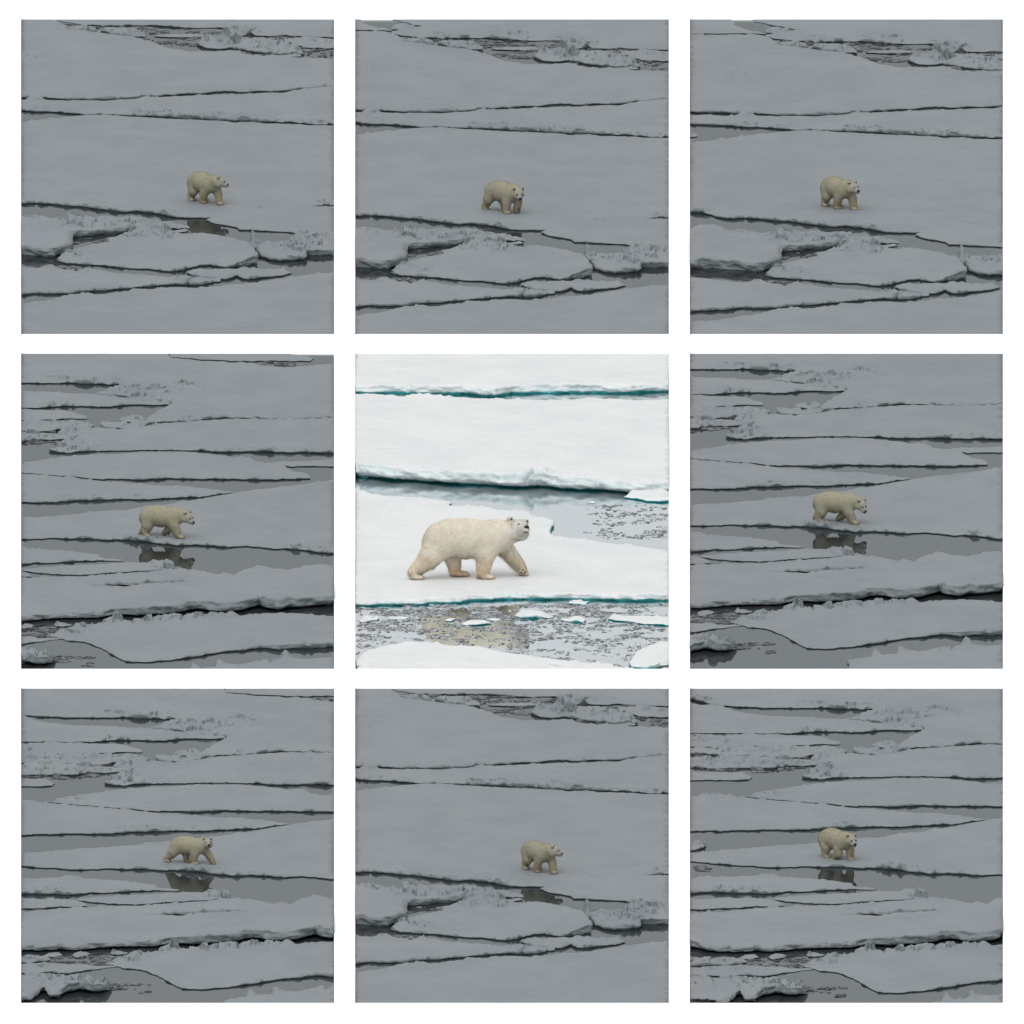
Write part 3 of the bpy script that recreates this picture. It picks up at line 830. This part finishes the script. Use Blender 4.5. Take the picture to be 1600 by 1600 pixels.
# ------------------------------------------------------------------ slush: thin dark flecks of brash on the open water
def slush(panel, regions, name_label, seed):
    rng = np.random.default_rng(seed)
    verts, faces, greys = [], [], []
    z0 = 0.008
    for (x0, x1, y0, y1, count, size) in regions:
        xs, ys = rng.uniform(x0, x1, count * 5), rng.uniform(y0, y1, count * 5)
        clump = fbm(xs / 70.0, ys / 12.0, 71, 3) > 0.47 + 0.14 * rng.random(count * 5)
        us, vs = panel.pix(xs, ys)
        fade = np.minimum(1.0, (xs - x0) / (0.25 * (x1 - x0))) if x0 > 300 else np.ones(len(xs))
        ok = clump & (rng.random(len(xs)) < fade ** 1.5) & (us > panel.rect[0] + 2) & (us < panel.rect[1] - 2) & (vs > panel.rect[2] + 2) & (vs < panel.rect[3] - 1)
        for u, v in list(zip(us[ok], vs[ok]))[:count]:
            c = ground(u, v, z0)
            r = size * (0.3 + rng.random() ** 3 * 1.5)
            n = 7
            b = len(verts)
            hgt = 0.012 + 0.03 * rng.random() * min(1, r / 0.1)
            for k in range(n):
                a = 2 * math.pi * k / n
                rr = r * rng.uniform(0.6, 1.3)
                verts.append((c[0] + 1.7 * rr * math.cos(a), c[1] + 1.2 * rr * math.sin(a), z0 - 0.02))
            for k in range(n):
                p = verts[b + k]
                verts.append((c[0] + (p[0] - c[0]) * 0.8, c[1] + (p[1] - c[1]) * 0.8, z0 + hgt * rng.uniform(0.4, 1)))
            for k in range(n):
                faces.append((b + k, b + (k + 1) % n, b + n + (k + 1) % n, b + n + k))
            faces.append(tuple(b + n + k for k in range(n)))
            g = 0.10 + 0.42 * rng.random() ** 1.4
            greys += [g] * (2 * n)
    if not faces:
        return
    o = mesh_object('brash_ice', verts, faces, M_SLUSH[panel.tone], False)
    ga = o.data.attributes.new('grey', 'FLOAT_COLOR', 'POINT')
    ga.data.foreach_set('color', np.repeat(np.array(greys, np.float32), 4))
    tag(o, name_label, 'brash ice', kind='stuff')


for pi, pan in enumerate(PANELS):
    if pan.kind == 'A':
        slush(pan, [(560, 1050, 46, 140, 420, 0.06), (900, 1640, 60, 200, 320, 0.06), (200, 560, 30, 80, 160, 0.05), (260, 480, 1102, 1136, 160, 0.05), (60, 330, 1236, 1262, 80, 0.04)],
              f'dark crumbs of brash ice in the leads, {pan.place} panel', 900 + pi)
    elif pan.kind == 'B':
        slush(pan, [(-440, 200, 1380, 1425, 300, 0.05), (180, 380, 1520, 1570, 80, 0.05), (-440, 250, 445, 470, 200, 0.05), (-440, 200, 386, 400, 120, 0.05), (-440, -300, 930, 960, 50, 0.05), (1200, 1400, 50, 70, 60, 0.05)],
              f'dark crumbs of brash ice in the pools, {pan.place} panel', 900 + pi)
    else:
        slush(pan, [(16, 1584, 1262, 1330, 4200, 0.028), (16, 1584, 1330, 1440, 3600, 0.03), (16, 1584, 1440, 1550, 1300, 0.034), (1150, 1640, 765, 935, 620, 0.034)],
              'dark flecks of slush on the pale water, central panel', 900 + pi)


# ------------------------------------------------------------------ bears
def smin(a, b, k):
    h = np.clip(0.5 + 0.5 * (b - a) / k, 0, 1)
    return b * (1 - h) + a * h - k * h * (1 - h)


class Field:
    """signed distance field on a grid, meshed with surface nets"""

    def __init__(self, lo, hi, res):
        self.lo, self.res = np.array(lo, np.float32), res
        n = np.ceil((np.array(hi) - np.array(lo)) / res).astype(int) + 1
        ax = [self.lo[i] + res * np.arange(n[i], dtype=np.float32) for i in range(3)]
        self.X, self.Y, self.Z = np.meshgrid(*ax, indexing='ij')
        self.D = np.full(self.X.shape, 9.0, np.float32)

    def limb(self, pts, k=0.3):
        """chain of round cones; pts: (x, y, z, r_in_plane, r_side)"""
        d = None
        for a, b in zip(pts[:-1], pts[1:]):
            rmax = max(a[3], a[4], b[3], b[4]) + 1.0
            sl = []
            for i in range(3):
                l0 = min(a[i], b[i]) - rmax
                l1 = max(a[i], b[i]) + rmax
                i0 = max(0, int((l0 - self.lo[i]) / self.res))
                i1 = min(self.D.shape[i], int((l1 - self.lo[i]) / self.res) + 2)
                sl.append(slice(i0, i1))
            sl = tuple(sl)
            A, B = np.array(a[:3]), np.array(b[:3])
            ab = B - A
            L = float(ab @ ab) + 1e-9
            px, py, pz = self.X[sl] - A[0], self.Y[sl] - A[1], self.Z[sl] - A[2]
            t = np.clip((px * ab[0] + py * ab[1] + pz * ab[2]) / L, 0, 1)
            r = a[3] + (b[3] - a[3]) * t
            s = a[4] + (b[4] - a[4]) * t
            qx, qy, qz = px - t * ab[0], py - t * ab[1], pz - t * ab[2]
            dist = np.sqrt(qx * qx + (qy * r / s) ** 2 + qz * qz) - r
            if d is None:
                d = np.full(self.D.shape, 9.0, np.float32)
            d[sl] = np.minimum(d[sl], dist)
        # soften inside the chain by the shared radius, then blend with the body
        self.D = smin(self.D, d, k)

    def ball(self, c, r, k=0.15):
        d = np.sqrt((self.X - c[0]) ** 2 + (self.Y - c[1]) ** 2 + (self.Z - c[2]) ** 2) - r
        self.D = smin(self.D, d, k)

    def floor(self, z):
        self.D = np.maximum(self.D, z - self.Z)

    def mesh(self):
        D = self.D
        ins = D < 0
        n = D.shape
        c = [ins[i:n[0] - 1 + i, j:n[1] - 1 + j, k:n[2] - 1 + k] for i in (0, 1) for j in (0, 1) for k in (0, 1)]
        s = sum(x.astype(np.int8) for x in c)
        act = (s > 0) & (s < 8)
        ci = np.argwhere(act)
        idx = -np.ones(act.shape, np.int64)
        idx[act] = np.arange(len(ci))
        acc = np.zeros((len(ci), 3))
        cnt = np.zeros(len(ci))
        corners = [(i, j, k) for i in (0, 1) for j in (0, 1) for k in (0, 1)]
        for a in corners:
            for ax in range(3):
                if a[ax] == 0:
                    b = list(a)
                    b[ax] = 1
                    da = D[ci[:, 0] + a[0], ci[:, 1] + a[1], ci[:, 2] + a[2]]
                    db = D[ci[:, 0] + b[0], ci[:, 1] + b[1], ci[:, 2] + b[2]]
                    m = (da < 0) != (db < 0)
                    t = np.where(m, da / np.where(m, da - db, 1), 0)
                    p = np.array(a, float)[None, :].repeat(len(ci), 0)
                    p[:, ax] = t
                    acc[m] += p[m]
                    cnt[m] += 1
        V = self.lo + (ci + acc / cnt[:, None]) * self.res
        faces = []
        for ax in range(3):
            o1, o2 = [(1, 2), (2, 0), (0, 1)][ax]
            sl0 = [slice(None)] * 3
            sl1 = [slice(None)] * 3
            sl0[ax], sl1[ax] = slice(0, -1), slice(1, None)
            a, b = ins[tuple(sl0)], ins[tuple(sl1)]
            e = np.argwhere(a != b)
            e = e[(e[:, o1] > 0) & (e[:, o2] > 0) & (e[:, o1] < n[o1] - 1) & (e[:, o2] < n[o2] - 1)]
            flip = ins[e[:, 0], e[:, 1], e[:, 2]]
            q = []
            for d1, d2 in ((1, 1), (0, 1), (0, 0), (1, 0)):
                ee = e.copy()
                ee[:, o1] -= d1
                ee[:, o2] -= d2
                q.append(idx[ee[:, 0], ee[:, 1], ee[:, 2]])
            q = np.stack(q, 1)
            q[flip] = q[flip][:, ::-1]
            faces.append(q)
        return V, np.concatenate(faces)


def vertex_normals(V, Q):
    n = np.cross(V[Q[:, 2]] - V[Q[:, 0]], V[Q[:, 3]] - V[Q[:, 1]])
    N = np.zeros_like(V)
    for k in range(4):
        np.add.at(N, Q[:, k], n)
    return N / (np.linalg.norm(N, axis=1)[:, None] + 1e-9)


SPINE = [(-4.0, 3.45, 0.85, 0.9), (-3.55, 3.85, 1.25, 1.25), (-2.9, 4.1, 1.70, 1.60), (-2.0, 4.2, 1.95, 1.80), (-1.0, 4.2, 2.02, 1.88), (0.2, 4.1, 2.0, 1.85),
         (1.3, 4.05, 1.82, 1.65), (2.2, 4.2, 1.75, 1.52), (2.9, 4.35, 1.65, 1.40)]

LEGS_STRIDE = dict(   # the bright bear: rear leg stretched back, far front paw lifted
    nf=[(2.2, 4.0, 1.45, 1.0), (1.75, 2.5, 0.95, 0.8), (1.55, 1.4, 0.74, 0.65), (1.42, 0.75, 0.6, 0.58), (1.6, 0.36, 0.42, 0.52), (2.35, 0.2, 0.22, 0.42)],
    ff=[(2.9, 3.8, 1.2, 0.9), (4.0, 2.7, 0.78, 0.7), (4.75, 1.85, 0.62, 0.58), (5.3, 1.25, 0.50, 0.5), (5.6, 0.68, 0.40, 0.45), (5.85, 0.30, 0.28, 0.38)],
    nh=[(-3.05, 3.6, 1.6, 1.0), (-3.95, 2.5, 1.18, 0.85), (-4.95, 1.5, 0.78, 0.62), (-5.65, 0.95, 0.52, 0.5), (-5.7, 0.42, 0.40, 0.48), (-5.0, 0.2, 0.22, 0.42)],
    fh=[(-2.2, 3.5, 1.35, 0.9), (-1.7, 2.1, 0.86, 0.75), (-1.5, 1.05, 0.64, 0.6), (-1.55, 0.45, 0.48, 0.52), (-0.9, 0.22, 0.28, 0.48), (-0.25, 0.18, 0.2, 0.42)])
LEGS_STAND = dict(    # three quarter view, far front leg set forward
    nf=[(2.1, 3.9, 1.4, 1.0), (1.3, 2.4, 0.92, 0.8), (0.9, 1.3, 0.72, 0.68), (0.7, 0.5, 0.6, 0.6), (1.2, 0.22, 0.26, 0.5)],
    ff=[(2.8, 3.8, 1.3, 0.95), (3.5, 2.4, 0.85, 0.75), (3.85, 1.3, 0.68, 0.62), (4.0, 0.45, 0.52, 0.55), (4.6, 0.2, 0.24, 0.48)],
    nh=[(-2.9, 3.6, 1.55, 1.1), (-2.6, 2.3, 1.1, 0.9), (-3.3, 1.3, 0.75, 0.66), (-3.4, 0.5, 0.55, 0.58), (-2.7, 0.22, 0.26, 0.5)],
    fh=[(-2.6, 3.6, 1.5, 1.0), (-1.7, 2.2, 0.98, 0.8), (-1.6, 1.1, 0.7, 0.62), (-1.7, 0.45, 0.52, 0.56), (-1.0, 0.2, 0.24, 0.48)])
LEGS_REACH = dict(    # near front leg reaching forward, far one folded back
    nf=[(2.2, 3.9, 1.45, 1.0), (2.8, 2.5, 0.98, 0.8), (3.4, 1.4, 0.76, 0.66), (3.8, 0.5, 0.56, 0.56), (4.6, 0.2, 0.26, 0.5)],
    ff=[(2.3, 3.8, 1.3, 0.95), (1.6, 2.4, 0.85, 0.75), (1.1, 1.5, 0.66, 0.6), (0.4, 0.95, 0.45, 0.48), (0.1, 0.75, 0.3, 0.42)],
    nh=[(-2.9, 3.7, 1.6, 1.1), (-2.9, 2.3, 1.1, 0.9), (-3.3, 1.3, 0.76, 0.68), (-3.35, 0.5, 0.56, 0.58), (-2.6, 0.22, 0.26, 0.5)],
    fh=[(-2.9, 3.6, 1.4, 1.0), (-3.4, 2.3, 0.9, 0.8), (-4.2, 1.3, 0.66, 0.6), (-4.6, 0.7, 0.5, 0.5), (-4.2, 0.3, 0.28, 0.45)])
LEGS_WALK = dict(     # near front leg planted, far front leg folding up, near rear leg stretched back
    nf=[(2.1, 3.9, 1.45, 1.0), (2.0, 2.4, 0.96, 0.82), (2.0, 1.3, 0.75, 0.68), (1.9, 0.45, 0.58, 0.6), (2.6, 0.22, 0.26, 0.52)],
    ff=[(2.6, 3.8, 1.3, 0.95), (3.3, 2.6, 0.85, 0.75), (3.3, 1.6, 0.68, 0.62), (2.9, 0.95, 0.52, 0.55), (3.1, 0.6, 0.35, 0.48)],
    nh=[(-2.9, 3.7, 1.55, 1.1), (-3.5, 2.4, 1.08, 0.9), (-4.2, 1.4, 0.75, 0.66), (-4.7, 0.6, 0.52, 0.54), (-4.2, 0.22, 0.28, 0.5)],
    fh=[(-2.3, 3.6, 1.4, 1.0), (-1.3, 2.2, 0.92, 0.78), (-0.9, 1.1, 0.66, 0.6), (-0.8, 0.45, 0.5, 0.54), (-0.2, 0.2, 0.24, 0.48)])
LEGS_LIFT = dict(     # near front paw lifting, far front leg planted straight
    nf=[(2.0, 3.9, 1.45, 1.0), (1.6, 2.5, 0.95, 0.8), (1.7, 1.4, 0.75, 0.66), (1.0, 0.75, 0.52, 0.52), (0.8, 0.4, 0.32, 0.48)],
    ff=[(2.7, 3.8, 1.3, 0.95), (3.2, 2.4, 0.85, 0.75), (3.3, 1.3, 0.68, 0.64), (3.3, 0.45, 0.55, 0.58), (4.0, 0.2, 0.25, 0.5)],
    nh=[(-2.8, 3.6, 1.6, 1.1), (-2.2, 2.3, 1.1, 0.9), (-2.3, 1.2, 0.78, 0.7), (-2.2, 0.5, 0.58, 0.6), (-1.5, 0.22, 0.26, 0.5)],
    fh=[(-2.9, 3.6, 1.4, 1.0), (-3.5, 2.3, 0.9, 0.8), (-4.3, 1.2, 0.66, 0.6), (-4.8, 0.5, 0.48, 0.5), (-4.2, 0.22, 0.26, 0.46)])


def build_bear(panel, label, pixel, yaw, legs, head, head_dir, scale, res, strands, pads=False):
    F = Field((-6.6, -3.0, 0.0), (7.6, 2.6, 7.0), res)
    F.limb([(x, 0.0, z, hh, hw) for (x, z, hh, hw) in SPINE], 0.2)
    for key, y in (('nf', -0.95), ('ff', 0.95), ('nh', -1.0), ('fh', 1.0)):
        pts = legs[key]
        F.limb([(p[0], y * (0.72 if i == 0 else 1.0), p[1], p[2], p[3]) for i, p in enumerate(pts)], 0.45)
    a, p = math.radians(head_dir[0]), math.radians(head_dir[1])
    f = np.array([math.cos(a) * math.cos(p), -math.sin(a) * math.cos(p), math.sin(p)])
    s = np.array([-math.sin(a), -math.cos(a), 0.0])          # towards the camera side
    up = np.cross(f, s)
    if up[2] < 0:
        up = -up
    rl = math.radians(head_dir[2]) if len(head_dir) > 2 else 0.0    # head cocked: near side up
    s, up = s * math.cos(rl) + up * math.sin(rl), up * math.cos(rl) - s * math.sin(rl)
    H = np.array(head, float)

    hs_ = 1.16                                                   # head size

    def hp(df, ds, du):
        return H + (f * df + s * ds + up * du) * hs_

    ml = 1.0 if strands > 20000 else 0.87                        # muzzle length

    def hl(pts, k):
        F.limb([(*p, r * hs_, r * hs_) for (p, r) in pts], k)
    # neck: from the shoulders to the back of the skull
    S0 = np.array([2.7, 0.0, 4.45])
    nk = hp(-0.55, 0, -0.12)
    mid = (S0 + nk) / 2 + np.array([0.1, 0, 0.08])
    F.limb([(*S0, 1.55, 1.25), (*mid, 1.2, 1.05), (*nk, 0.98, 0.92)], 0.5)
    hl([(hp(-0.4, 0, 0.0), 0.84), (hp(0.15, 0, 0.0), 0.80)], 0.3)
    hl([(hp(0.2, 0, -0.08), 0.70), (hp(0.85 * ml, 0, -0.2), 0.49), (hp(1.45 * ml, 0, -0.28), 0.37), (hp(1.62 * ml, 0, -0.28), 0.30)], 0.22)
    for sg in (1, -1):
        F.ball(hp(-0.05, sg * 0.42, -0.42), 0.55, 0.3)           # cheek
        F.ball(hp(0.62, sg * 0.33, 0.22), 0.16, 0.15)            # brow
    F.D -= 0.07 if strands > 20000 else 0.13                                                  # thickness of the coat
    for sg in (1, -1):
        hl([(hp(-0.25, sg * 0.62, 0.55), 0.27), (hp(-0.25, sg * 0.78, 0.86), 0.23)], 0.10)
    F.floor(0.02)
    V, Q = F.mesh()
    N = vertex_normals(V, Q)
    # coat colour: cream, yellower on legs and belly, greyer on the muzzle
    rel = V - H
    hf = rel @ f
    onhead = np.clip(1 - np.linalg.norm(rel - f * 0.5, axis=1) / 1.9, 0, 1) > 0.05
    cream = np.array([0.67, 0.61, 0.51])
    warm = np.array([0.55, 0.42, 0.275])
    white = np.array([0.68, 0.66, 0.615])
    grey = np.array([0.40, 0.39, 0.37])
    blot = fbm(V[:, 0] * 0.9 + V[:, 1] * 0.7, V[:, 2] * 0.9 + V[:, 1], 81, 4)
    w = np.clip((2.9 - V[:, 2]) / 2.6, 0, 1) * np.clip((blot - 0.30) * 2.6, 0, 1)
    inner = np.clip(V[:, 1] / 1.2, 0, 1) * (V[:, 2] < 2.6)       # far legs show their stained inner side
    w = np.clip(w + 0.4 * inner, 0, 0.95)
    col = cream[None] * (1 - w[:, None]) + warm[None] * w[:, None]
    col = col * (0.93 + 0.14 * fbm(V[:, 0] * 2.5, V[:, 2] * 2.5 + V[:, 1], 83, 3))[:, None]
    wh = np.clip((hf + 0.2) / 0.8, 0, 1) * onhead
    col = col * (1 - wh[:, None]) + white[None] * wh[:, None]
    gm = np.clip((hf - 1.45) / 0.6, 0, 0.5) * onhead
    col = col * (1 - gm[:, None]) + grey[None] * gm[:, None]
    rootpos = ground(np.array(pixel[0]), np.array(pixel[1]), pixel[2])
    root = link(bpy.data.objects.new('polar_bear', None))
    root.empty_display_size = 0.3
    root.location = rootpos
    k = scale * float(np.linalg.norm(rootpos - CAM)) / DIST
    root.scale = (k, k, k)
    root.rotation_euler = (0, 0, -math.radians(yaw))
    tag(root, label, 'polar bear', 'polar bears walking on the ice')
    body = mesh_object('body', V, [tuple(x) for x in Q.tolist()], M_FUR[panel.tone], True, root)
    ca = body.data.attributes.new('coat', 'FLOAT_COLOR', 'POINT')
    ca.data.foreach_set('color', np.column_stack([col * 0.92, np.ones(len(col))]).astype(np.float32).ravel())

    # fur: tapering strands lying along the coat
    rng = np.random.default_rng(int(pixel[0]) + 7)
    tri = np.concatenate([Q[:, [0, 1, 2]], Q[:, [0, 2, 3]]])
    area = np.linalg.norm(np.cross(V[tri[:, 1]] - V[tri[:, 0]], V[tri[:, 2]] - V[tri[:, 0]]), axis=1)
    ti = rng.choice(len(tri), strands, p=area / area.sum())
    r1, r2 = np.sqrt(rng.random(strands)), rng.random(strands)
    bw = np.stack([1 - r1, r1 * (1 - r2), r1 * r2], 1)
    P = (V[tri[ti]] * bw[..., None]).sum(1)
    Nn = (N[tri[ti]] * bw[..., None]).sum(1)
    Cc = (col[tri[ti]] * bw[..., None]).sum(1)
    rel = P - H
    hf, hr = rel @ f, np.linalg.norm(rel, axis=1)
    low = np.clip((3.2 - P[:, 2]) / 1.5, 0, 1)
    flow = np.stack([-1.0 + 0.7 * low, np.zeros(strands), -0.55 - 0.75 * low], 1)
    ish = np.clip(1.8 - hr, 0, 1)
    flow = flow * (1 - ish[:, None]) - f[None] * ish[:, None]
    curl = fbm(P[:, 0] * 1.6, P[:, 2] * 1.6 + P[:, 1], 95, 2) - 0.5
    flow[:, 0] += 0.9 * curl
    flow += rng.normal(0, 0.15, flow.shape)
    flow -= Nn * (flow * Nn).sum(1)[:, None]
    flow /= np.linalg.norm(flow, axis=1)[:, None] + 1e-6
    ln = 0.55 + 0.30 * low * (P[:, 2] > 0.6) + 0.18 * ((P[:, 2] < 2.9) & (P[:, 2] > 1.9) & (np.abs(P[:, 0]) < 2.2))
    ln *= rng.uniform(0.6, 1.25, strands) * (1.0 if strands > 20000 else 1.25)
    ln = np.where(hr < 2.2, ln * np.clip(0.5 - 0.25 * hf, 0.07, 0.6), ln)
    ln *= np.clip(P[:, 2] / 0.5, 0.25, 1)
    keep = ~((hr < 2.5) & (hf > 2.05))
    P, Nn, Cc, flow, ln, hr = P[keep], Nn[keep], Cc[keep], flow[keep], ln[keep], hr[keep]
    m = len(P)
    side = np.cross(flow, Nn)
    wd = (0.013 if strands > 20000 else 0.034) * rng.uniform(0.7, 1.3, m)
    lift = rng.uniform(0.10, 0.5, m)[:, None]
    mid = P + flow * (ln * 0.5)[:, None] + Nn * lift * (ln * 0.5)[:, None]
    tip = P + flow * ln[:, None] + Nn * lift * (ln * 0.72)[:, None] + np.array([0, 0, -1])[None] * (ln * 0.15)[:, None]
    base0 = P - Nn * 0.03
    sv, nv_ = side * wd[:, None], Nn * wd[:, None]
    tri3 = [sv * 0.87 - nv_ * 0.5, -sv * 0.87 - nv_ * 0.5, nv_]
    SV = np.stack([base0 + t for t in tri3] + [mid + t * 0.85 for t in tri3] + [tip], 1).reshape(-1, 3)
    SV[:, 2] = np.maximum(SV[:, 2], 0.03)
    o7 = (np.arange(m) * 7)[:, None]
    idx = [0, 1, 4, 3, 1, 2, 5, 4, 2, 0, 3, 5, 3, 4, 6, 4, 5, 6, 5, 3, 6]
    loops = (o7 + np.array(idx)[None]).astype(np.int32)
    me = bpy.data.meshes.new('fur')
    me.vertices.add(len(SV))
    me.vertices.foreach_set('co', SV.astype(np.float32).ravel())
    me.loops.add(m * 21)
    me.loops.foreach_set('vertex_index', loops.ravel())
    me.polygons.add(m * 6)
    st = (np.arange(m) * 21)[:, None] + np.array([0, 4, 8, 12, 15, 18])[None]
    me.polygons.foreach_set('loop_start', st.astype(np.int32).ravel())
    me.polygons.foreach_set('use_smooth', np.ones(m * 6, bool))
    me.update(calc_edges=True)
    me.validate()
    # locks: long streaks of lighter and darker hair that follow the lie of the coat
    al = np.where(P[:, 2] > 2.4, -0.85 * P[:, 0] - 0.5 * P[:, 2], P[:, 2])
    cr = np.where(P[:, 2] > 2.4, 0.5 * P[:, 0] - 0.85 * P[:, 2], P[:, 0]) + 0.6 * P[:, 1]
    lock = fbm(cr * 4.5, al * 1.2, 91, 3)
    dark = np.where((rng.random(m) < 0.10) & (hr > 2.3), 0.68, 1.0)
    shade = (rng.uniform(0.86, 1.16, m) * dark * (0.80 + 0.46 * lock))[:, None]
    Cs = np.repeat(np.clip(Cc * shade * 1.36, 0, 0.95), 7, 0)
    ca = me.attributes.new('coat', 'FLOAT_COLOR', 'POINT')
    ca.data.foreach_set('color', np.column_stack([Cs, np.ones(len(Cs))]).astype(np.float32).ravel())
    me.materials.append(M_HAIR[panel.tone])
    fo = link(bpy.data.objects.new('fur', me))
    fo.parent = root

    # face
    def lump(name, c, axes, radii, mat):
        bmv, bmf = [], []
        nu, nv = 12, 8
        for j in range(nv + 1):
            th = math.pi * j / nv
            for i in range(nu):
                ph = 2 * math.pi * i / nu
                q = (axes[0] * radii[0] * math.sin(th) * math.cos(ph) + axes[1] * radii[1] * math.sin(th) * math.sin(ph) + axes[2] * radii[2] * math.cos(th))
                bmv.append(c + q)
        for j in range(nv):
            for i in range(nu):
                bmf.append((j * nu + i, j * nu + (i + 1) % nu, (j + 1) * nu + (i + 1) % nu, (j + 1) * nu + i))
        return mesh_object(name, bmv, bmf, mat, True, root)
    ax = (f, s, up)
    fx = 0.0 if strands > 20000 else 0.07                        # coat is deeper on the small bears
    fk = 1.0 if strands > 20000 else 1.25
    lump('nose', hp(1.84 * ml + fx, 0, -0.16), ax, (0.20 * fk, 0.30 * fk, 0.24 * fk), M_BLACK)
    lump('mouth', hp(1.62 * ml + fx, 0, -0.56), ax, (0.30 * fk, 0.26 * fk, 0.08 * fk), M_BLACK)
    for sg in (1, -1):
        lump('eye', hp(0.90 + 1.2 * fx, sg * (0.37 + fx), 0.23 + fx), ax, (0.13 * fk, 0.15 * fk, 0.11 * fk), M_BLACK)
        lump('inner_ear', hp(-0.04 + 0.3 * fx, sg * 0.76, 0.80), ax, (0.10 * fk, 0.14 * fk, 0.17 * fk), M_EAR[panel.tone])
    if pads:
        c0 = np.array([5.66, 0.44, 0.52])
        for (dx, dz) in ((0.0, 0.24), (-0.16, -0.06), (0.12, -0.14), (0.28, 0.02)):
            lump('paw_pad', c0 + np.array([dx, -0.07, dz]), (np.array([1., 0, 0]), np.array([0, 1., 0]), np.array([0, 0, 1.])), (0.07, 0.06, 0.09), M_BLACK)
    return root


U1 = 15.0 / PXM            # one body unit of the bright bear in metres
US = U1 * 0.51             # the distant bears of the eight muted views
build_bear(PANELS[4], 'cream polar bear in mid stride with raised head, bright central panel', (732.5, 902.5, 0.19), 0, LEGS_STRIDE, (5.2, -0.35, 5.2), (66, 18, 12), U1, 0.07, 70000, True)
build_bear(PANELS[0], 'bear standing three quarter on, looking off in profile, top left panel', (319.5, 316, 0.10), 54, LEGS_STAND, (4.8, 0.3, 5.0), (-46, -12), US * 0.97, 0.10, 6000)
build_bear(PANELS[7], 'bear standing three quarter on, looking off in profile, bottom middle panel', (841.5, 1361, 0.10), 54, LEGS_STAND, (4.8, 0.3, 5.0), (-46, -12), US * 0.97, 0.10, 6000)
build_bear(PANELS[1], 'bear with lowered head facing the viewer, one forepaw lifted, top middle panel', (787, 331, 0.10), 49, LEGS_WALK, (4.8, -0.2, 4.5), (28, -22), US, 0.10, 6000)
build_bear(PANELS[2], 'bear standing three quarter on with its face half turned to us, top right panel', (1310, 324.5, 0.10), 54, LEGS_STAND, (4.8, 0.0, 4.9), (-6, -12), US, 0.10, 6000)
build_bear(PANELS[3], 'bear walking in profile with head low, middle left panel', (254, 838, 0.10), 18, LEGS_REACH, (5.2, 0.0, 4.3), (15, -25), US, 0.10, 6000)
build_bear(PANELS[5], 'bear reaching far forward with its head hung low, middle right panel', (1307, 816, 0.10), 16, LEGS_REACH, (5.1, -0.1, 4.0), (28, -38), US, 0.10, 6000)
build_bear(PANELS[6], 'striding bear with raised head staring at us, bottom left panel', (297, 1348.5, 0.10), 28, LEGS_STRIDE, (4.8, -0.3, 5.2), (52, 0), US * 0.875, 0.10, 6000)
build_bear(PANELS[8], 'bear with its near forepaw lifting off the snow, bottom right panel', (1307, 1341.5, 0.07), 49, LEGS_LIFT, (4.8, -0.1, 4.7), (14, -18), US * 0.97, 0.10, 6000)
